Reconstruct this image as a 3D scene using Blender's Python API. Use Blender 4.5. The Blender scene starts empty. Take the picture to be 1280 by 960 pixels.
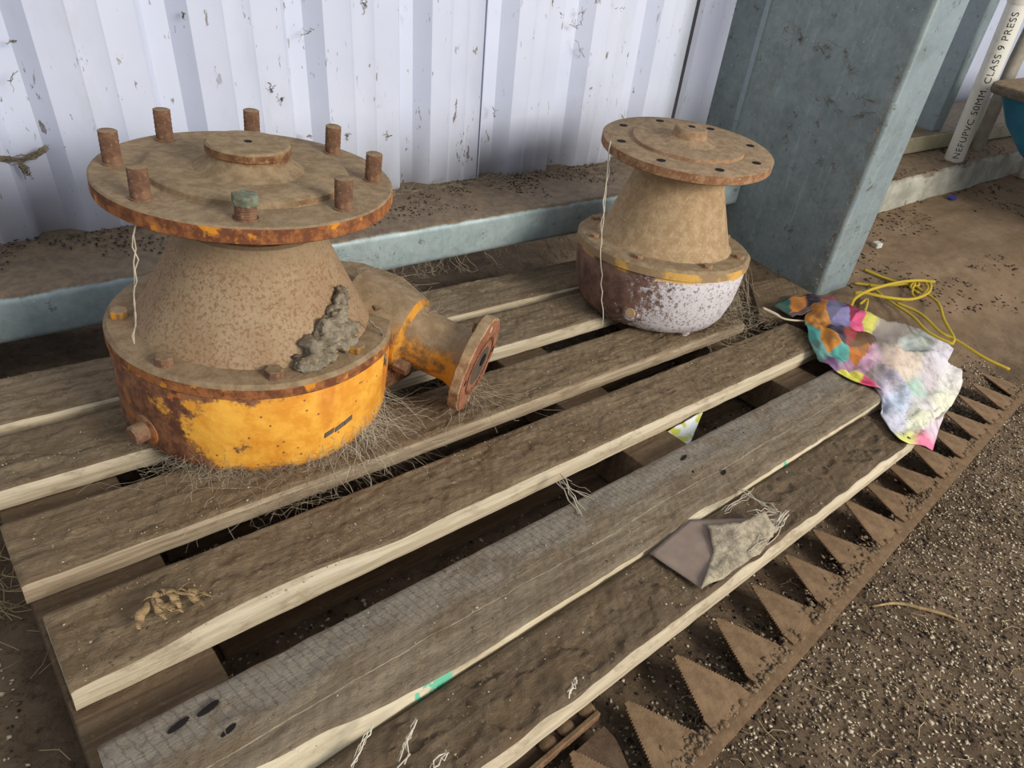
import bpy, math, random
import numpy as np
from mathutils import Matrix, Vector, noise as mnoise
rnd = random.Random(7)
D = bpy.data
SC = bpy.context.scene
COL = SC.collection

# ------------------------------------------------------------------ camera
F = 871.9                       # focal length in pixels of the 1280 px wide frame
WC = np.array([[0.851286736530275, -0.5170072396746281, 0.089523216706896],
               [-0.2532922150144422, -0.5543426806309519, -0.7928097162893053],
               [0.45951490293433384, 0.6522328622145083, -0.602858480430773]])   # world -> camera (x right, y down, z forward)
PC = np.array([[0.7478728399597349, -0.6485177027130371, 0.1418132734185825],
               [-0.2521011903443563, -0.47507783297673056, -0.8430575558287938],
               [0.6141100919845861, 0.5947485534917385, -0.5187898929634867]])   # pallet -> camera
CAM = np.array([0, 0, 0.8])
cam = D.objects.new('camera', D.cameras.new('camera')); COL.objects.link(cam)
cam.data.sensor_width = 36; cam.data.lens = 36 * F / 1280; cam.data.clip_start = 0.01
Rm = np.column_stack([WC[0], -WC[1], -WC[2]])
cam.matrix_world = Matrix([list(Rm[0]) + [0], list(Rm[1]) + [0], list(Rm[2]) + [0.8], [0, 0, 0, 1]])
SC.camera = cam

# ------------------------------------------------------------------ world, lights, exposure
w = D.worlds.new('world'); SC.world = w; w.use_nodes = True
w.node_tree.nodes['Background'].inputs[0].default_value = (0.80, 0.87, 1.0, 1)
w.node_tree.nodes['Background'].inputs[1].default_value = 0.66

def area(name, loc, target, sx, sy, power, col):
    l = D.lights.new(name, 'AREA'); l.shape = 'RECTANGLE'; l.size = sx; l.size_y = sy; l.energy = power; l.color = col
    o = D.objects.new(name, l); COL.objects.link(o); o.location = loc
    o.rotation_euler = (Vector(target) - Vector(loc)).to_track_quat('-Z', 'Y').to_euler()
    return o
area('shed_opening_light', (1.9, -2.6, 1.9), (0.5, 0.9, 0.1), 1.5, 1.2, 165, (1.0, 0.96, 0.90))
SC.view_settings.view_transform = 'Standard'; SC.view_settings.look = 'None'
SC.view_settings.exposure = 0.0; SC.view_settings.gamma = 1

# ------------------------------------------------------------------ frames of reference
PWm = WC.T @ PC                              # pallet axes in world columns
ORG = CAM + PWm @ np.array([0, 0, -0.6])
PF = Matrix([list(PWm[i]) + [ORG[i]] for i in range(3)] + [[0, 0, 0, 1]])   # pallet frame: z = 0 is the deck
def P2W(x, y, z=0): return ORG + PWm @ np.array([x, y, z])
def W2P(p): return PWm.T @ (np.array(p) - ORG)
def ray(u, v): return WC.T @ np.array([u - 640, v - 480, F])
def wz(u, v, z): r = ray(u, v); return CAM + r * ((z - 0.8) / r[2])
def wy(u, v, y): r = ray(u, v); return CAM + r * (y / r[1])
def wx(u, v, x): r = ray(u, v); return CAM + r * (x / r[0])
def pz(u, v, z=0):
    r = PC.T @ np.array([u - 640, v - 480, F]); q = r * ((z - 0.6) / r[2]); return np.array([q[0], q[1], z])

# ------------------------------------------------------------------ object helpers
def tag(o, label=None, cat=None, group=None, kind=None):
    if label: o['label'] = label
    if cat: o['category'] = cat
    if group: o['group'] = group
    if kind: o['kind'] = kind
    return o
def empty(name, mat, label, cat, group=None):
    o = D.objects.new(name, None); COL.objects.link(o); o.matrix_world = mat; o.empty_display_size = .05
    return tag(o, label, cat, group)
def add(name, mesh, mats=None, parent=None, mat=None, smooth=False, kind=None):
    o = D.objects.new(name, mesh); COL.objects.link(o)
    if mats is not None:
        for m in (mats if isinstance(mats, (list, tuple)) else [mats]):
            if len(mesh.materials) < (len(mats) if isinstance(mats, (list, tuple)) else 1): mesh.materials.append(m)
    if parent: o.parent = parent
    if mat is not None: o.matrix_local = mat
    if smooth: mesh.shade_smooth()
    if smooth == 'auto' or (smooth and smooth != 'full'):
        mesh.shade_smooth(); sharp(mesh)
    if kind: o['kind'] = kind
    return o
def sharp(me, deg=38):
    import bmesh
    bm = bmesh.new(); bm.from_mesh(me)
    for e in bm.edges:
        if len(e.link_faces) == 2 and e.calc_face_angle(0) > math.radians(deg): e.smooth = False
    bm.to_mesh(me); bm.free()
class MB:
    def __init__(s): s.v = []; s.f = []; s.m = []
    def add(s, v, f, m=0):
        n = len(s.v); s.v += [tuple(map(float, p)) for p in v]; s.f += [tuple(i + n for i in q) for q in f]; s.m += [m] * len(f); return s
    def mesh(s, name='m'):
        me = D.meshes.new(name); me.from_pydata(s.v, [], s.f)
        if any(s.m): me.polygons.foreach_set('material_index', s.m)
        me.update(); return me
    def box(s, x0, x1, y0, y1, z0, z1, m=0):
        return s.add([(x0, y0, z0), (x1, y0, z0), (x1, y1, z0), (x0, y1, z0), (x0, y0, z1), (x1, y0, z1), (x1, y1, z1), (x0, y1, z1)],
                     [(0, 3, 2, 1), (4, 5, 6, 7), (0, 1, 5, 4), (1, 2, 6, 5), (2, 3, 7, 6), (3, 0, 4, 7)], m)
    def lathe(s, prof, n=64, m=0, a0=0, wob=0, close=True):
        """prof: list of (r, z) from bottom axis to top axis"""
        k = len(s.v); vs = []
        for (r, z) in prof:
            for i in range(n):
                a = a0 + 2 * math.pi * i / n
                d = 1 + (wob * mnoise.noise(Vector((math.cos(a) * 3, math.sin(a) * 3, z * 25))) if wob else 0)
                vs.append((r * d * math.cos(a), r * d * math.sin(a), z))
        fs = []
        for j in range(len(prof) - 1):
            for i in range(n):
                i2 = (i + 1) % n
                fs.append((j * n + i, j * n + i2, (j + 1) * n + i2, (j + 1) * n + i))
        fs.append(tuple(reversed(range(n)))); fs.append(tuple((len(prof) - 1) * n + i for i in range(n)))
        return s.add(vs, fs, m)
    def prism(s, poly, z0, z1, m=0):
        n = len(poly)
        vs = [(x, y, z0) for x, y in poly] + [(x, y, z1) for x, y in poly]
        fs = [tuple(reversed(range(n))), tuple(range(n, 2 * n))] + [(i, (i + 1) % n, n + (i + 1) % n, n + i) for i in range(n)]
        return s.add(vs, fs, m)
    def tube(s, pts, r, n=6, m=0, caps=True):
        pts = [np.array(p, float) for p in pts]; N = len(pts); vs = []
        rr = r if isinstance(r, (list, tuple)) else [r] * N
        up = None
        for i, p in enumerate(pts):
            t = pts[min(i + 1, N - 1)] - pts[max(i - 1, 0)]; t = t / (np.linalg.norm(t) + 1e-12)
            if up is None:
                up = np.array([0, 0, 1.]) if abs(t[2]) < .9 else np.array([1., 0, 0])
            a = np.cross(up, t); a /= np.linalg.norm(a) + 1e-12; b = np.cross(t, a); up = b
            for k in range(n):
                q = 2 * math.pi * k / n
                vs.append(p + rr[i] * (math.cos(q) * a + math.sin(q) * b))
        fs = [(j * n + k, j * n + (k + 1) % n, (j + 1) * n + (k + 1) % n, (j + 1) * n + k) for j in range(N - 1) for k in range(n)]
        if caps: fs += [tuple(reversed(range(n))), tuple((N - 1) * n + k for k in range(n))]
        return s.add(vs, fs, m)
def bevel(o, w=.002, seg=2, ang=35):
    b = o.modifiers.new('bevel', 'BEVEL'); b.width = w; b.segments = seg; b.limit_method = 'ANGLE'; b.angle_limit = math.radians(ang); return o
def smoothpts(pts, k=8):
    P = [np.array(p, float) for p in pts]; P = [2 * P[0] - P[1]] + P + [2 * P[-1] - P[-2]]; out = []
    for i in range(1, len(P) - 2):
        for j in range(k):
            t = j / k; a, b, c, d = P[i - 1:i + 3]
            out.append(.5 * (2 * b + (c - a) * t + (2 * a - 5 * b + 4 * c - d) * t * t + (3 * b - 3 * c + d - a) * t ** 3))
    out.append(P[-2]); return out
def nz(x, y, z=0, s=1): return mnoise.noise(Vector((x * s, y * s, z * s)))
def fbm(x, y, z=0, s=1, o=4): return mnoise.fractal(Vector((x * s, y * s, z * s)), 1.0, 2.0, o)

# ------------------------------------------------------------------ material helpers
def C(r, g, b):
    f = lambda c: (c / 255 / 12.92) if c / 255 <= .04045 else ((c / 255 + .055) / 1.055) ** 2.4
    return (f(r), f(g), f(b), 1)
class NT:
    def __init__(s, name, rough=.85, metal=0.0, spec=.3):
        s.mat = D.materials.new(name); s.mat.use_nodes = True; s.t = s.mat.node_tree; s.n = s.t.nodes; s.l = s.t.links
        s.b = s.n['Principled BSDF']; s.b.inputs['Roughness'].default_value = rough; s.b.inputs['Metallic'].default_value = metal
        s.b.inputs['Specular IOR Level'].default_value = spec
        s.tc = s.n.new('ShaderNodeTexCoord'); s.co = s.tc.outputs['Object']
    def set(s, inp, v):
        if isinstance(v, (int, float, tuple)): inp.default_value = v
        else: s.l.new(v, inp)
    def mapp(s, scale=(1, 1, 1), rot=(0, 0, 0), loc=(0, 0, 0), src=None):
        m = s.n.new('ShaderNodeMapping'); m.inputs['Scale'].default_value = scale; m.inputs['Rotation'].default_value = rot; m.inputs['Location'].default_value = loc
        s.l.new(src or s.co, m.inputs[0]); return m.outputs[0]
    def noise(s, scale, det=4, rough=.6, vec=None, dist=0):
        n = s.n.new('ShaderNodeTexNoise'); n.inputs['Scale'].default_value = scale; n.inputs['Detail'].default_value = det
        n.inputs['Roughness'].default_value = rough; n.inputs['Distortion'].default_value = dist; s.l.new(vec or s.co, n.inputs['Vector']); return n.outputs['Fac']
    def vor(s, scale, vec=None, feat='F1', out='Distance'):
        n = s.n.new('ShaderNodeTexVoronoi'); n.feature = feat; n.inputs['Scale'].default_value = scale; s.l.new(vec or s.co, n.inputs['Vector']); return n.outputs[out]
    def wave(s, scale, vec=None, dist=2, det=2, ds=1):
        n = s.n.new('ShaderNodeTexWave'); n.inputs['Scale'].default_value = scale; n.inputs['Distortion'].default_value = dist
        n.inputs['Detail'].default_value = det; n.inputs['Detail Scale'].default_value = ds; s.l.new(vec or s.co, n.inputs['Vector']); return n.outputs['Fac']
    def ramp(s, v, a, b, c0=0.0, c1=1.0):
        n = s.n.new('ShaderNodeMapRange'); n.interpolation_type = 'SMOOTHSTEP'; s.l.new(v, n.inputs[0])
        for i, q in enumerate((a, b, c0, c1)): n.inputs[i + 1].default_value = q
        return n.outputs[0]
    def math(s, op, a, b=0.0):
        n = s.n.new('ShaderNodeMath'); n.operation = op; s.set(n.inputs[0], a); s.set(n.inputs[1], b); return n.outputs[0]
    def mix(s, f, a, b):
        n = s.n.new('ShaderNodeMix'); n.data_type = 'RGBA'; s.set(n.inputs[0], f); s.set(n.inputs[6], a); s.set(n.inputs[7], b); return n.outputs[2]
    def nrm(s, axis='Z', obj=False):
        g = s.n.new('ShaderNodeNewGeometry'); x = s.n.new('ShaderNodeSeparateXYZ')
        s.l.new(s.tc.outputs['Normal'] if obj else g.outputs['Normal'], x.inputs[0]); return x.outputs[axis]
    def pos(s, axis, src=None):
        x = s.n.new('ShaderNodeSeparateXYZ'); s.l.new(src or s.co, x.inputs[0]); return x.outputs[axis]
    def color(s, c): s.set(s.b.inputs['Base Color'], c); return s
    def bump(s, h, strength=.5, dist=.002):
        n = s.n.new('ShaderNodeBump'); n.inputs['Strength'].default_value = strength; n.inputs['Distance'].default_value = dist
        s.l.new(h, n.inputs['Height']); s.l.new(n.outputs[0], s.b.inputs['Normal']); return s
def flat(name, col, rough=.8, bumpS=0, var=.12, scale=30, metal=0):
    m = NT(name, rough, metal); n = m.noise(scale, 5)
    d = tuple(c * (1 - var * 2.2) for c in col[:3]) + (1,)
    m.color(m.mix(m.ramp(n, .3, .7), d, col))
    if bumpS: m.bump(m.noise(scale * 3, 5), bumpS, .002)
    return m.mat

DUST = C(156, 134, 102); DUST2 = C(130, 108, 80)
def dusted(m, base, lo=.35, hi=.85, amt=.95, col=DUST, col2=DUST2, sc=18):
    """settled dust on faces that look up, broken by noise"""
    n = m.math('ADD', m.nrm('Z'), m.math('MULTIPLY', m.math('SUBTRACT', m.noise(sc, 6, .7), .5), .9))
    f = m.math('MULTIPLY', m.ramp(n, lo, hi), amt)
    return m.mix(f, base, m.mix(m.ramp(m.noise(60, 6, .7), .35, .65), col2, col)), f

def rust_mat(name, a=C(140, 98, 62), b=C(96, 62, 42), dust_lo=.3, dust_hi=.8, amt=.95, bs=.5, c=C(172, 132, 92), dcol=DUST, dcol2=DUST2):
    m = NT(name, .92, 0, .2)
    base = m.mix(m.ramp(m.noise(55, 7, .75), .4, .62), b, a)
    base = m.mix(m.ramp(m.noise(190, 4, .7), .55, .7), base, c)
    base, f = dusted(m, base, dust_lo, dust_hi, amt, dcol, dcol2)
    m.color(base); m.bump(m.noise(140, 6, .75), bs, .003); return m.mat

M = {}
M['rust'] = rust_mat('rust')
M['rust_stud'] = rust_mat('rust_stud', C(138, 104, 80), C(108, 78, 60), .5, 1.0, .8, .7, C(158, 122, 90))
m = NT('cone_casting', .9, 0, .2)
b_ = m.mix(m.ramp(m.noise(9, 5, .7), .35, .65), C(158, 130, 98), C(172, 148, 116))
b_ = m.mix(m.math('MULTIPLY', m.ramp(m.noise(230, 4, .7), .48, .62), .7), b_, C(132, 94, 66))
b_ = m.mix(m.math('MULTIPLY', m.ramp(m.noise(60, 6, .8, m.mapp(loc=(2, 6, 1))), .58, .68), .6), b_, C(112, 76, 52))
b_ = m.mix(m.math('MULTIPLY', m.ramp(m.pos('Z'), .235, .265), .6), b_, C(150, 130, 100))
m.color(b_); m.bump(m.noise(160, 6, .75), .5, .0025); M['cone_big'] = m.mat
M['dust_top'] = rust_mat('dusty_plate', C(140, 104, 70), C(100, 66, 44), .1, .5, .97, .6)
# flange rim: rust with orange and yellow paint flecks
m = NT('flange_rim', .85)
b_ = m.mix(m.ramp(m.noise(45, 6, .7), .4, .6), C(112, 66, 42), C(164, 104, 58))
b_ = m.mix(m.ramp(m.noise(38, 3, .6, m.mapp(loc=(3, 1, 2))), .58, .66), b_, C(214, 140, 44))
b_, f_ = dusted(m, b_, .2, .6); m.color(b_); m.bump(m.noise(120, 6, .75), .6, .003); M['rim'] = m.mat
# orange body: paint at the camera side, rust at the left and along the top edge
m = NT('orange_body', .6, 0, .4)
side = m.math('ADD', m.math('MULTIPLY', m.pos('X'), 3.6), m.math('MULTIPLY', m.pos('Y'), -2.6))
edge = m.math('MULTIPLY', m.ramp(m.pos('Z'), .105, .125), -.35)
low = m.math('MULTIPLY', m.ramp(m.pos('Z'), .03, .0), -.25)
nn = m.math('MULTIPLY', m.math('SUBTRACT', m.noise(13, 7, .75), .5), 2.6)
msk = m.math('ADD', m.math('ADD', m.math('ADD', side, edge), low), nn)
paint = m.mix(m.ramp(m.noise(22, 6, .7), .35, .65), C(222, 146, 44), C(246, 182, 70))
paint = m.mix(m.ramp(m.noise(9, 4, .6, m.mapp(scale=(1, 1, .25))), .56, .7), paint, C(196, 108, 44))
paint = m.mix(m.ramp(m.vor(75), .17, .08), paint, C(150, 92, 46))
rst = m.mix(m.ramp(m.noise(34, 7, .75), .4, .6), C(98, 60, 42), C(150, 100, 66))
rst = m.mix(m.ramp(m.noise(28, 6, .7, m.mapp(loc=(5, 2, 1))), .56, .62), rst, C(178, 108, 50))
base = m.mix(m.ramp(msk, -.22, .0), rst, paint)
base, f_ = dusted(m, base, .35, .8); m.color(base); m.bump(m.noise(90, 6, .7), .4, .0025); M['orange'] = m.mat
M['orange_rust'] = None
m = NT('outlet_paint', .7)
b_ = m.mix(m.ramp(m.noise(24, 6, .7), .42, .58), C(206, 140, 44), C(122, 92, 56))
b_, f_ = dusted(m, b_, .25, .75); m.color(b_); m.bump(m.noise(90, 6, .7), .5, .003); M['outlet'] = m.mat
M['gasket'] = rust_mat('red_oxide', C(164, 110, 82), C(132, 84, 62), .8, 1.2, .7, .3, C(182, 130, 98))
M['plate_edge'] = rust_mat('dusty_edge', C(190, 156, 118), C(150, 106, 74), .3, .8, .9, .6)
# small pump body: purplish rust at the left, white flaked paint at the right
m = NT('white_flake_body', .7)
side = m.math('ADD', m.math('ADD', m.math('MULTIPLY', m.pos('X'), 3.6), m.math('MULTIPLY', m.pos('Y'), -6.0)), -.20)
low = m.math('MULTIPLY', m.ramp(m.pos('Z'), .09, .02), .28)
nn = m.math('MULTIPLY', m.math('SUBTRACT', m.noise(70, 6, .8), .5), 3.0)
msk = m.math('ADD', m.math('ADD', side, low), nn)
rst = m.mix(m.ramp(m.noise(30, 6, .7), .35, .65), C(92, 66, 56), C(134, 102, 84))
base = m.mix(m.ramp(msk, -.25, .15), rst, m.mix(m.ramp(m.noise(160, 5, .75), .52, .60), C(206, 200, 200), C(140, 116, 106)))
yb = m.math('MULTIPLY', m.ramp(m.pos('Z'), .124, .129), m.ramp(m.noise(14, 4, .6), .45, .56))
base = m.mix(yb, base, C(206, 160, 82))
base, f_ = dusted(m, base, .35, .8); m.color(base); m.bump(m.noise(120, 6, .75), .5, .003); M['white_body'] = m.mat
M['cone_small'] = rust_mat('dusty_cone', C(176, 150, 114), C(156, 128, 94), .6, 1.1, .95, .3, C(192, 166, 126))
M['small_flange'] = rust_mat('dusty_flange', C(166, 130, 94), C(132, 92, 64), .1, .5, .97, .5, C(190, 150, 112), C(160, 136, 106), C(132, 110, 84))
M['mud'] = rust_mat('dried_mud', C(160, 148, 126), C(122, 108, 88), .5, 1.2, .5, 1.0, C(176, 164, 142))
M['web'] = flat('cobweb', C(176, 160, 134), .9)
M['web_pale'] = flat('cobweb_pale', C(214, 202, 178), .9)
M['hole'] = flat('dark_hole', C(28, 22, 18), .95)

# wood
def wood_mat(name, a, b, strip=None, sy0=0, sy1=0, seed=0, dust=.75):
    m = NT(name, .9, 0, .15)
    g = m.noise(1, 6, .7, m.mapp(scale=(7, 90, 30), loc=(seed, seed * 2, 0)), .6)
    saw = m.wave(26, m.mapp(rot=(0, 0, math.radians(38)), scale=(1, 1, 1), loc=(seed, 0, 0)), 2.5, 3, 2)
    base = m.mix(m.ramp(g, .3, .7), b, a)
    if strip:
        f = m.math('ADD', m.pos('Y'), m.math('MULTIPLY', m.math('SUBTRACT', m.noise(9, 5, .7), .5), .06))
        tick = m.wave(34, m.mapp(rot=(0, 0, math.radians(-12))), 3, 4, 3)
        base = m.mix(m.math('MULTIPLY', m.ramp(f, sy0, sy1), .65), base, m.mix(m.math('MULTIPLY', m.ramp(tick, .16, .03), .65), strip, C(98, 90, 78)))
        kerf = m.math('ABSOLUTE', m.math('ADD', m.math('SUBTRACT', m.pos('Y'), .3545), m.math('MULTIPLY', m.math('SUBTRACT', m.noise(4, 3), .5), .012)))
        base = m.mix(m.math('MULTIPLY', m.ramp(kerf, .0009, .0003), .8), base, C(186, 172, 142))
    crust = m.noise(26, 8, .72, m.mapp(scale=(.55, 1, 1), loc=(seed * 3, 1, 0)))
    base = m.mix(m.math('MULTIPLY', m.ramp(crust, .48, .62), dust), base, C(110, 90, 66))
    base = m.mix(m.math('MULTIPLY', m.ramp(m.noise(95, 6, .8), .56, .72), .6), base, C(166, 146, 116))
    base = m.mix(m.math('MULTIPLY', m.ramp(m.noise(60, 6, .8, m.mapp(loc=(9, 3, 1))), .6, .72), .6), base, C(74, 58, 42))
    m.color(base)
    h = m.math('ADD', m.math('MULTIPLY', crust, 1.6), m.math('ADD', m.math('MULTIPLY', g, .5), m.math('ADD', m.math('MULTIPLY', saw, .09), m.math('MULTIPLY', m.noise(130, 6, .8), .5))))
    m.bump(h, .95, .006); return m.mat
def side_mat(name, a, b, dirt=.45, green=False):
    m = NT(name, .85, 0, .2)
    g = m.noise(1, 6, .7, m.mapp(scale=(5, 60, 160)), .5)
    base = m.mix(m.ramp(g, .3, .7), b, a)
    base = m.mix(m.math('MULTIPLY', m.ramp(m.noise(24, 7, .75, m.mapp(scale=(.5, 1, 1.6))), .5, .66), dirt), base, C(118, 98, 72))
    if green:
        gx = m.math('MULTIPLY', m.ramp(m.pos('X'), .255, .262), m.ramp(m.pos('X'), .31, .302))
        gm = m.math('MULTIPLY', gx, m.ramp(m.noise(60, 3), .48, .52))
        gx2 = m.math('MULTIPLY', m.ramp(m.pos('X'), .93, .935), m.ramp(m.pos('X'), .98, .97))
        gm2 = m.math('MULTIPLY', gx2, m.ramp(m.noise(60, 3), .52, .56))
        base = m.mix(m.math('MULTIPLY', m.math('MAXIMUM', gm, gm2), .9), base, C(86, 176, 140))
    m.color(base); m.bump(m.noise(1, 7, .75, m.mapp(scale=(20, 80, 200))), .4, .002); return m.mat

# galvanised steel
def galv(name, a=C(154, 166, 166), b=C(136, 150, 152), rough=.42, metal=.35, dlo=.5, dhi=.8, streak=True, dirt=.5, sp=120, dcol=DUST2):
    m = NT(name, rough, metal, .5)
    v = m.vor(sp, m.mapp(scale=(1, 1, .8)), out='Color'); bw = m.n.new('ShaderNodeRGBToBW'); m.l.new(v, bw.inputs[0])
    base = m.mix(m.math('ADD', m.math('MULTIPLY', bw.outputs[0], .35), m.math('MULTIPLY', m.ramp(m.noise(16, 7, .8), .3, .7), .65)), b, a)
    if streak:
        base = m.mix(m.math('MULTIPLY', m.ramp(m.noise(1, 6, .8, m.mapp(scale=(50, 50, 4))), .55, .72), .45), base, C(196, 204, 200))
    base = m.mix(m.math('MULTIPLY', m.ramp(m.noise(7, 7, .8), .48, .7), dirt), base, C(104, 104, 92))
    base = m.mix(m.math('MULTIPLY', m.ramp(m.noise(30, 6, .8, m.mapp(loc=(4, 2, 7))), .585, .66), .75), base, C(88, 70, 50))
    base = m.mix(m.ramp(m.noise(150, 4, .75), .66, .70), base, C(214, 216, 208))
    base, f = dusted(m, base, dlo, dhi, .97, DUST2, C(100, 82, 62)); m.color(base)
    r = m.math('ADD', m.math('MULTIPLY', m.noise(12, 4), .3), rough - .1); m.l.new(r, m.b.inputs['Roughness'])
    m.bump(m.noise(60, 6, .7), .12, .002); return m.mat
M['galv'] = galv('galvanised', dirt=.35)
M['galv_beam'] = galv('galvanised_beam', C(178, 190, 186), C(140, 158, 158), .5, .2, dirt=.35)
M['galv_web'] = galv('galvanised_web', C(146, 156, 152), C(114, 126, 124), .5, .2, dirt=.5)
M['galv_yellow'] = galv('galvanised_yellowed', C(190, 178, 140), C(160, 152, 124), .6, .1, dirt=.5)
M['concrete'] = None
m = NT('concrete', .9); b_ = m.mix(m.ramp(m.noise(14, 7, .7), .3, .7), C(150, 146, 130), C(190, 186, 170))
b_ = m.mix(m.ramp(m.noise(22, 7, .8, m.mapp(scale=(1, 1, .5))), .6, .66), b_, C(84, 72, 56))
b_, f_ = dusted(m, b_, .4, .8, .97, C(134, 112, 86), C(108, 88, 66)); m.color(b_); m.bump(m.noise(50, 7, .75), .6, .005); M['concrete'] = m.mat
# painted steel sheet with specks
m = NT('painted_sheet', .42, 0, .45)
sx = m.mapp(scale=(1, 1, .35))
b_ = m.mix(m.ramp(m.noise(3, 4), .3, .7), C(206, 211, 226), C(216, 220, 233))
b_ = m.mix(m.math('MULTIPLY', m.ramp(m.noise(5, 6, .7, m.mapp(scale=(1, 1, .4))), .5, .8), .35), b_, C(170, 168, 168))
spk = m.ramp(m.noise(40, 5, .72, sx), .635, .66); cl = m.ramp(m.noise(6, 3, .6, m.mapp(loc=(3, 3, 3))), .42, .6)
b_ = m.mix(m.math('MULTIPLY', spk, m.math('MULTIPLY', cl, .9)), b_, C(112, 98, 78))
spk2 = m.ramp(m.noise(110, 3, .6, m.mapp(scale=(1, 1, .3), loc=(7, 7, 7))), .655, .69)
b_ = m.mix(m.math('MULTIPLY', spk2, m.math('MULTIPLY', m.ramp(m.noise(9, 3, .6, m.mapp(loc=(1, 8, 3))), .45, .6), .8)), b_, C(124, 112, 92))
m.color(b_); m.bump(m.noise(6, 3), .05, .01); M['sheet'] = m.mat

# ground
m = NT('dirt_floor', .95, 0, .15)
px_ = m.pos('X'); py_ = m.pos('Y')
b_ = m.mix(m.ramp(m.noise(9, 8, .75), .35, .65), C(94, 77, 59), C(132, 111, 87))
b_ = m.mix(m.ramp(m.noise(60, 8, .8), .5, .7), b_, C(64, 50, 38))
smooth_zone = m.math('MULTIPLY', m.ramp(px_, 1.45, 1.75), m.ramp(py_, .45, .75))
b_ = m.mix(smooth_zone, b_, m.mix(m.ramp(m.noise(7, 7, .75), .35, .7), C(132, 108, 82), C(158, 132, 104)))
m.color(b_); hh = m.math('ADD', m.noise(60, 8, .8), m.math('MULTIPLY', m.noise(220, 4, .8), .4)); m.bump(hh, .8, .008); M['ground'] = m.mat
M['chip_light'] = flat('grit_pale', C(196, 180, 150), .9)
M['chip_mid'] = flat('grit_brown', C(122, 102, 78), .9)
M['chip_dark'] = flat('grit_dark', C(56, 44, 34), .95)
M['straw'] = flat('straw', C(186, 164, 120), .9)
M['leafdry'] = flat('dry_leaf', C(178, 148, 104), .85, .3, .25, 60)

# ------------------------------------------------------------------ ground height
def sstep(a, b, x): t = min(1, max(0, (x - a) / (b - a))); return t * t * (3 - 2 * t)
NP = PWm[:, 2]
def gz(x, y, rough=True):
    zp = ORG[2] - (NP[0] * (x - ORG[0]) + NP[1] * (y - ORG[1])) / NP[2] - .108
    zp = min(zp, .16)
    t = sstep(1.28, 1.50, x - .95 * max(0, .78 - y))
    z = zp * (1 - t) + 0.0 * t
    z = z - .085 * sstep(.85, .40, y) * t
    if rough: z += .006 * fbm(x, y, 0, 5) + .0035 * fbm(x, y, 3, 30, 3)
    return z
xs = np.concatenate([np.linspace(-3.5, -.6, 30)[:-1], np.linspace(-.6, 2.2, 300), np.linspace(2.2, 6, 60)[1:]])
ys = np.concatenate([np.linspace(-3.5, -.2, 24)[:-1], np.linspace(-.2, 1.45, 180), np.linspace(1.45, 2.5, 8)[1:]])
vs = [(x, y, gz(x, y)) for y in ys for x in xs]; nx = len(xs)
fs = [(j * nx + i, j * nx + i + 1, (j + 1) * nx + i + 1, (j + 1) * nx + i) for j in range(len(ys) - 1) for i in range(nx - 1)]
fl = add('floor', MB().add(vs, fs).mesh('floor'), M['ground'], smooth='full', kind='structure')

# ------------------------------------------------------------------ ribbed steel wall
RIBS = [(-.31, -.225), (-.085, .0), (.150, .230), (.383, .458), (.605, .677), (.80, .876), (.99, 1.075), (1.19, 1.27), (1.385, 1.43)]
def sheet_profile(x0, x1, yoff=0.0):
    pts = [(x0, yoff)]
    for a, b in RIBS:
        if a - .001 <= x0 or b > x1:
            continue
        w_ = b - a
        pts += [(a - .001, 0), (a + .012, .026), (b - .030, .026), (b, 0)]
    for k in range(int((x1 - x0) / .2) + 2): pass
    pts.append((x1, yoff)); pts = sorted(pts)
    out = []
    for i in range(len(pts) - 1):
        (xa, ya), (xb, yb) = pts[i], pts[i + 1]; out.append((xa, ya))
        if ya == 0 and yb == 0 and xb - xa > .1:              # two small flutes in each pan
            for t in (.36, .66):
                xc = xa + (xb - xa) * t; out += [(xc - .004, 0), (xc, -.0016), (xc + .004, 0)]
    out.append(pts[-1]); return out
def wall_sheet(name, x0, x1, y0, zb, zt, parent, bend=0):
    pr = sheet_profile(x0, x1); n = len(pr); vs = []; fs = []
    zs = np.linspace(zb, zt, 12)
    for j, z in enumerate(zs):
        for (x, y) in pr: vs.append((x, y0 + y + .002 * nz(x, z, 0, 4), z))
    for j in range(len(zs) - 1):
        for i in range(n - 1): fs.append((j * n + i, j * n + i + 1, (j + 1) * n + i + 1, (j + 1) * n + i))
    o = add(name, MB().add(vs, fs).mesh(), M['sheet'], parent, smooth='auto')
    s = o.modifiers.new('thick', 'SOLIDIFY'); s.thickness = .0015; s.offset = 1
    return o
wall = D.objects.new('wall_back', None); COL.objects.link(wall); wall['kind'] = 'structure'
wall_sheet('wall_panel', -1.6, .800, 1.370, .180, 2.2, wall)
wall_sheet('wall_panel', .797, 1.372, 1.366, .178, 2.2, wall)
wall_sheet('wall_panel', 1.355, 1.62, 1.392, .178, 2.2, wall)
# dark strip standing in for shade in the gap between second and third panel
add('lap_gap_shade', MB().box(1.362, 1.396, 1.376, 1.386, .18, 2.2).mesh(), flat('gap_shade_grey', C(70, 68, 70), .9), wall)
wr = D.objects.new('wall_right', None); COL.objects.link(wr); wr['kind'] = 'structure'
wall_sheet('wall_panel', 1.62, 5.2, 1.60, .07, 2.2, wr)

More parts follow.
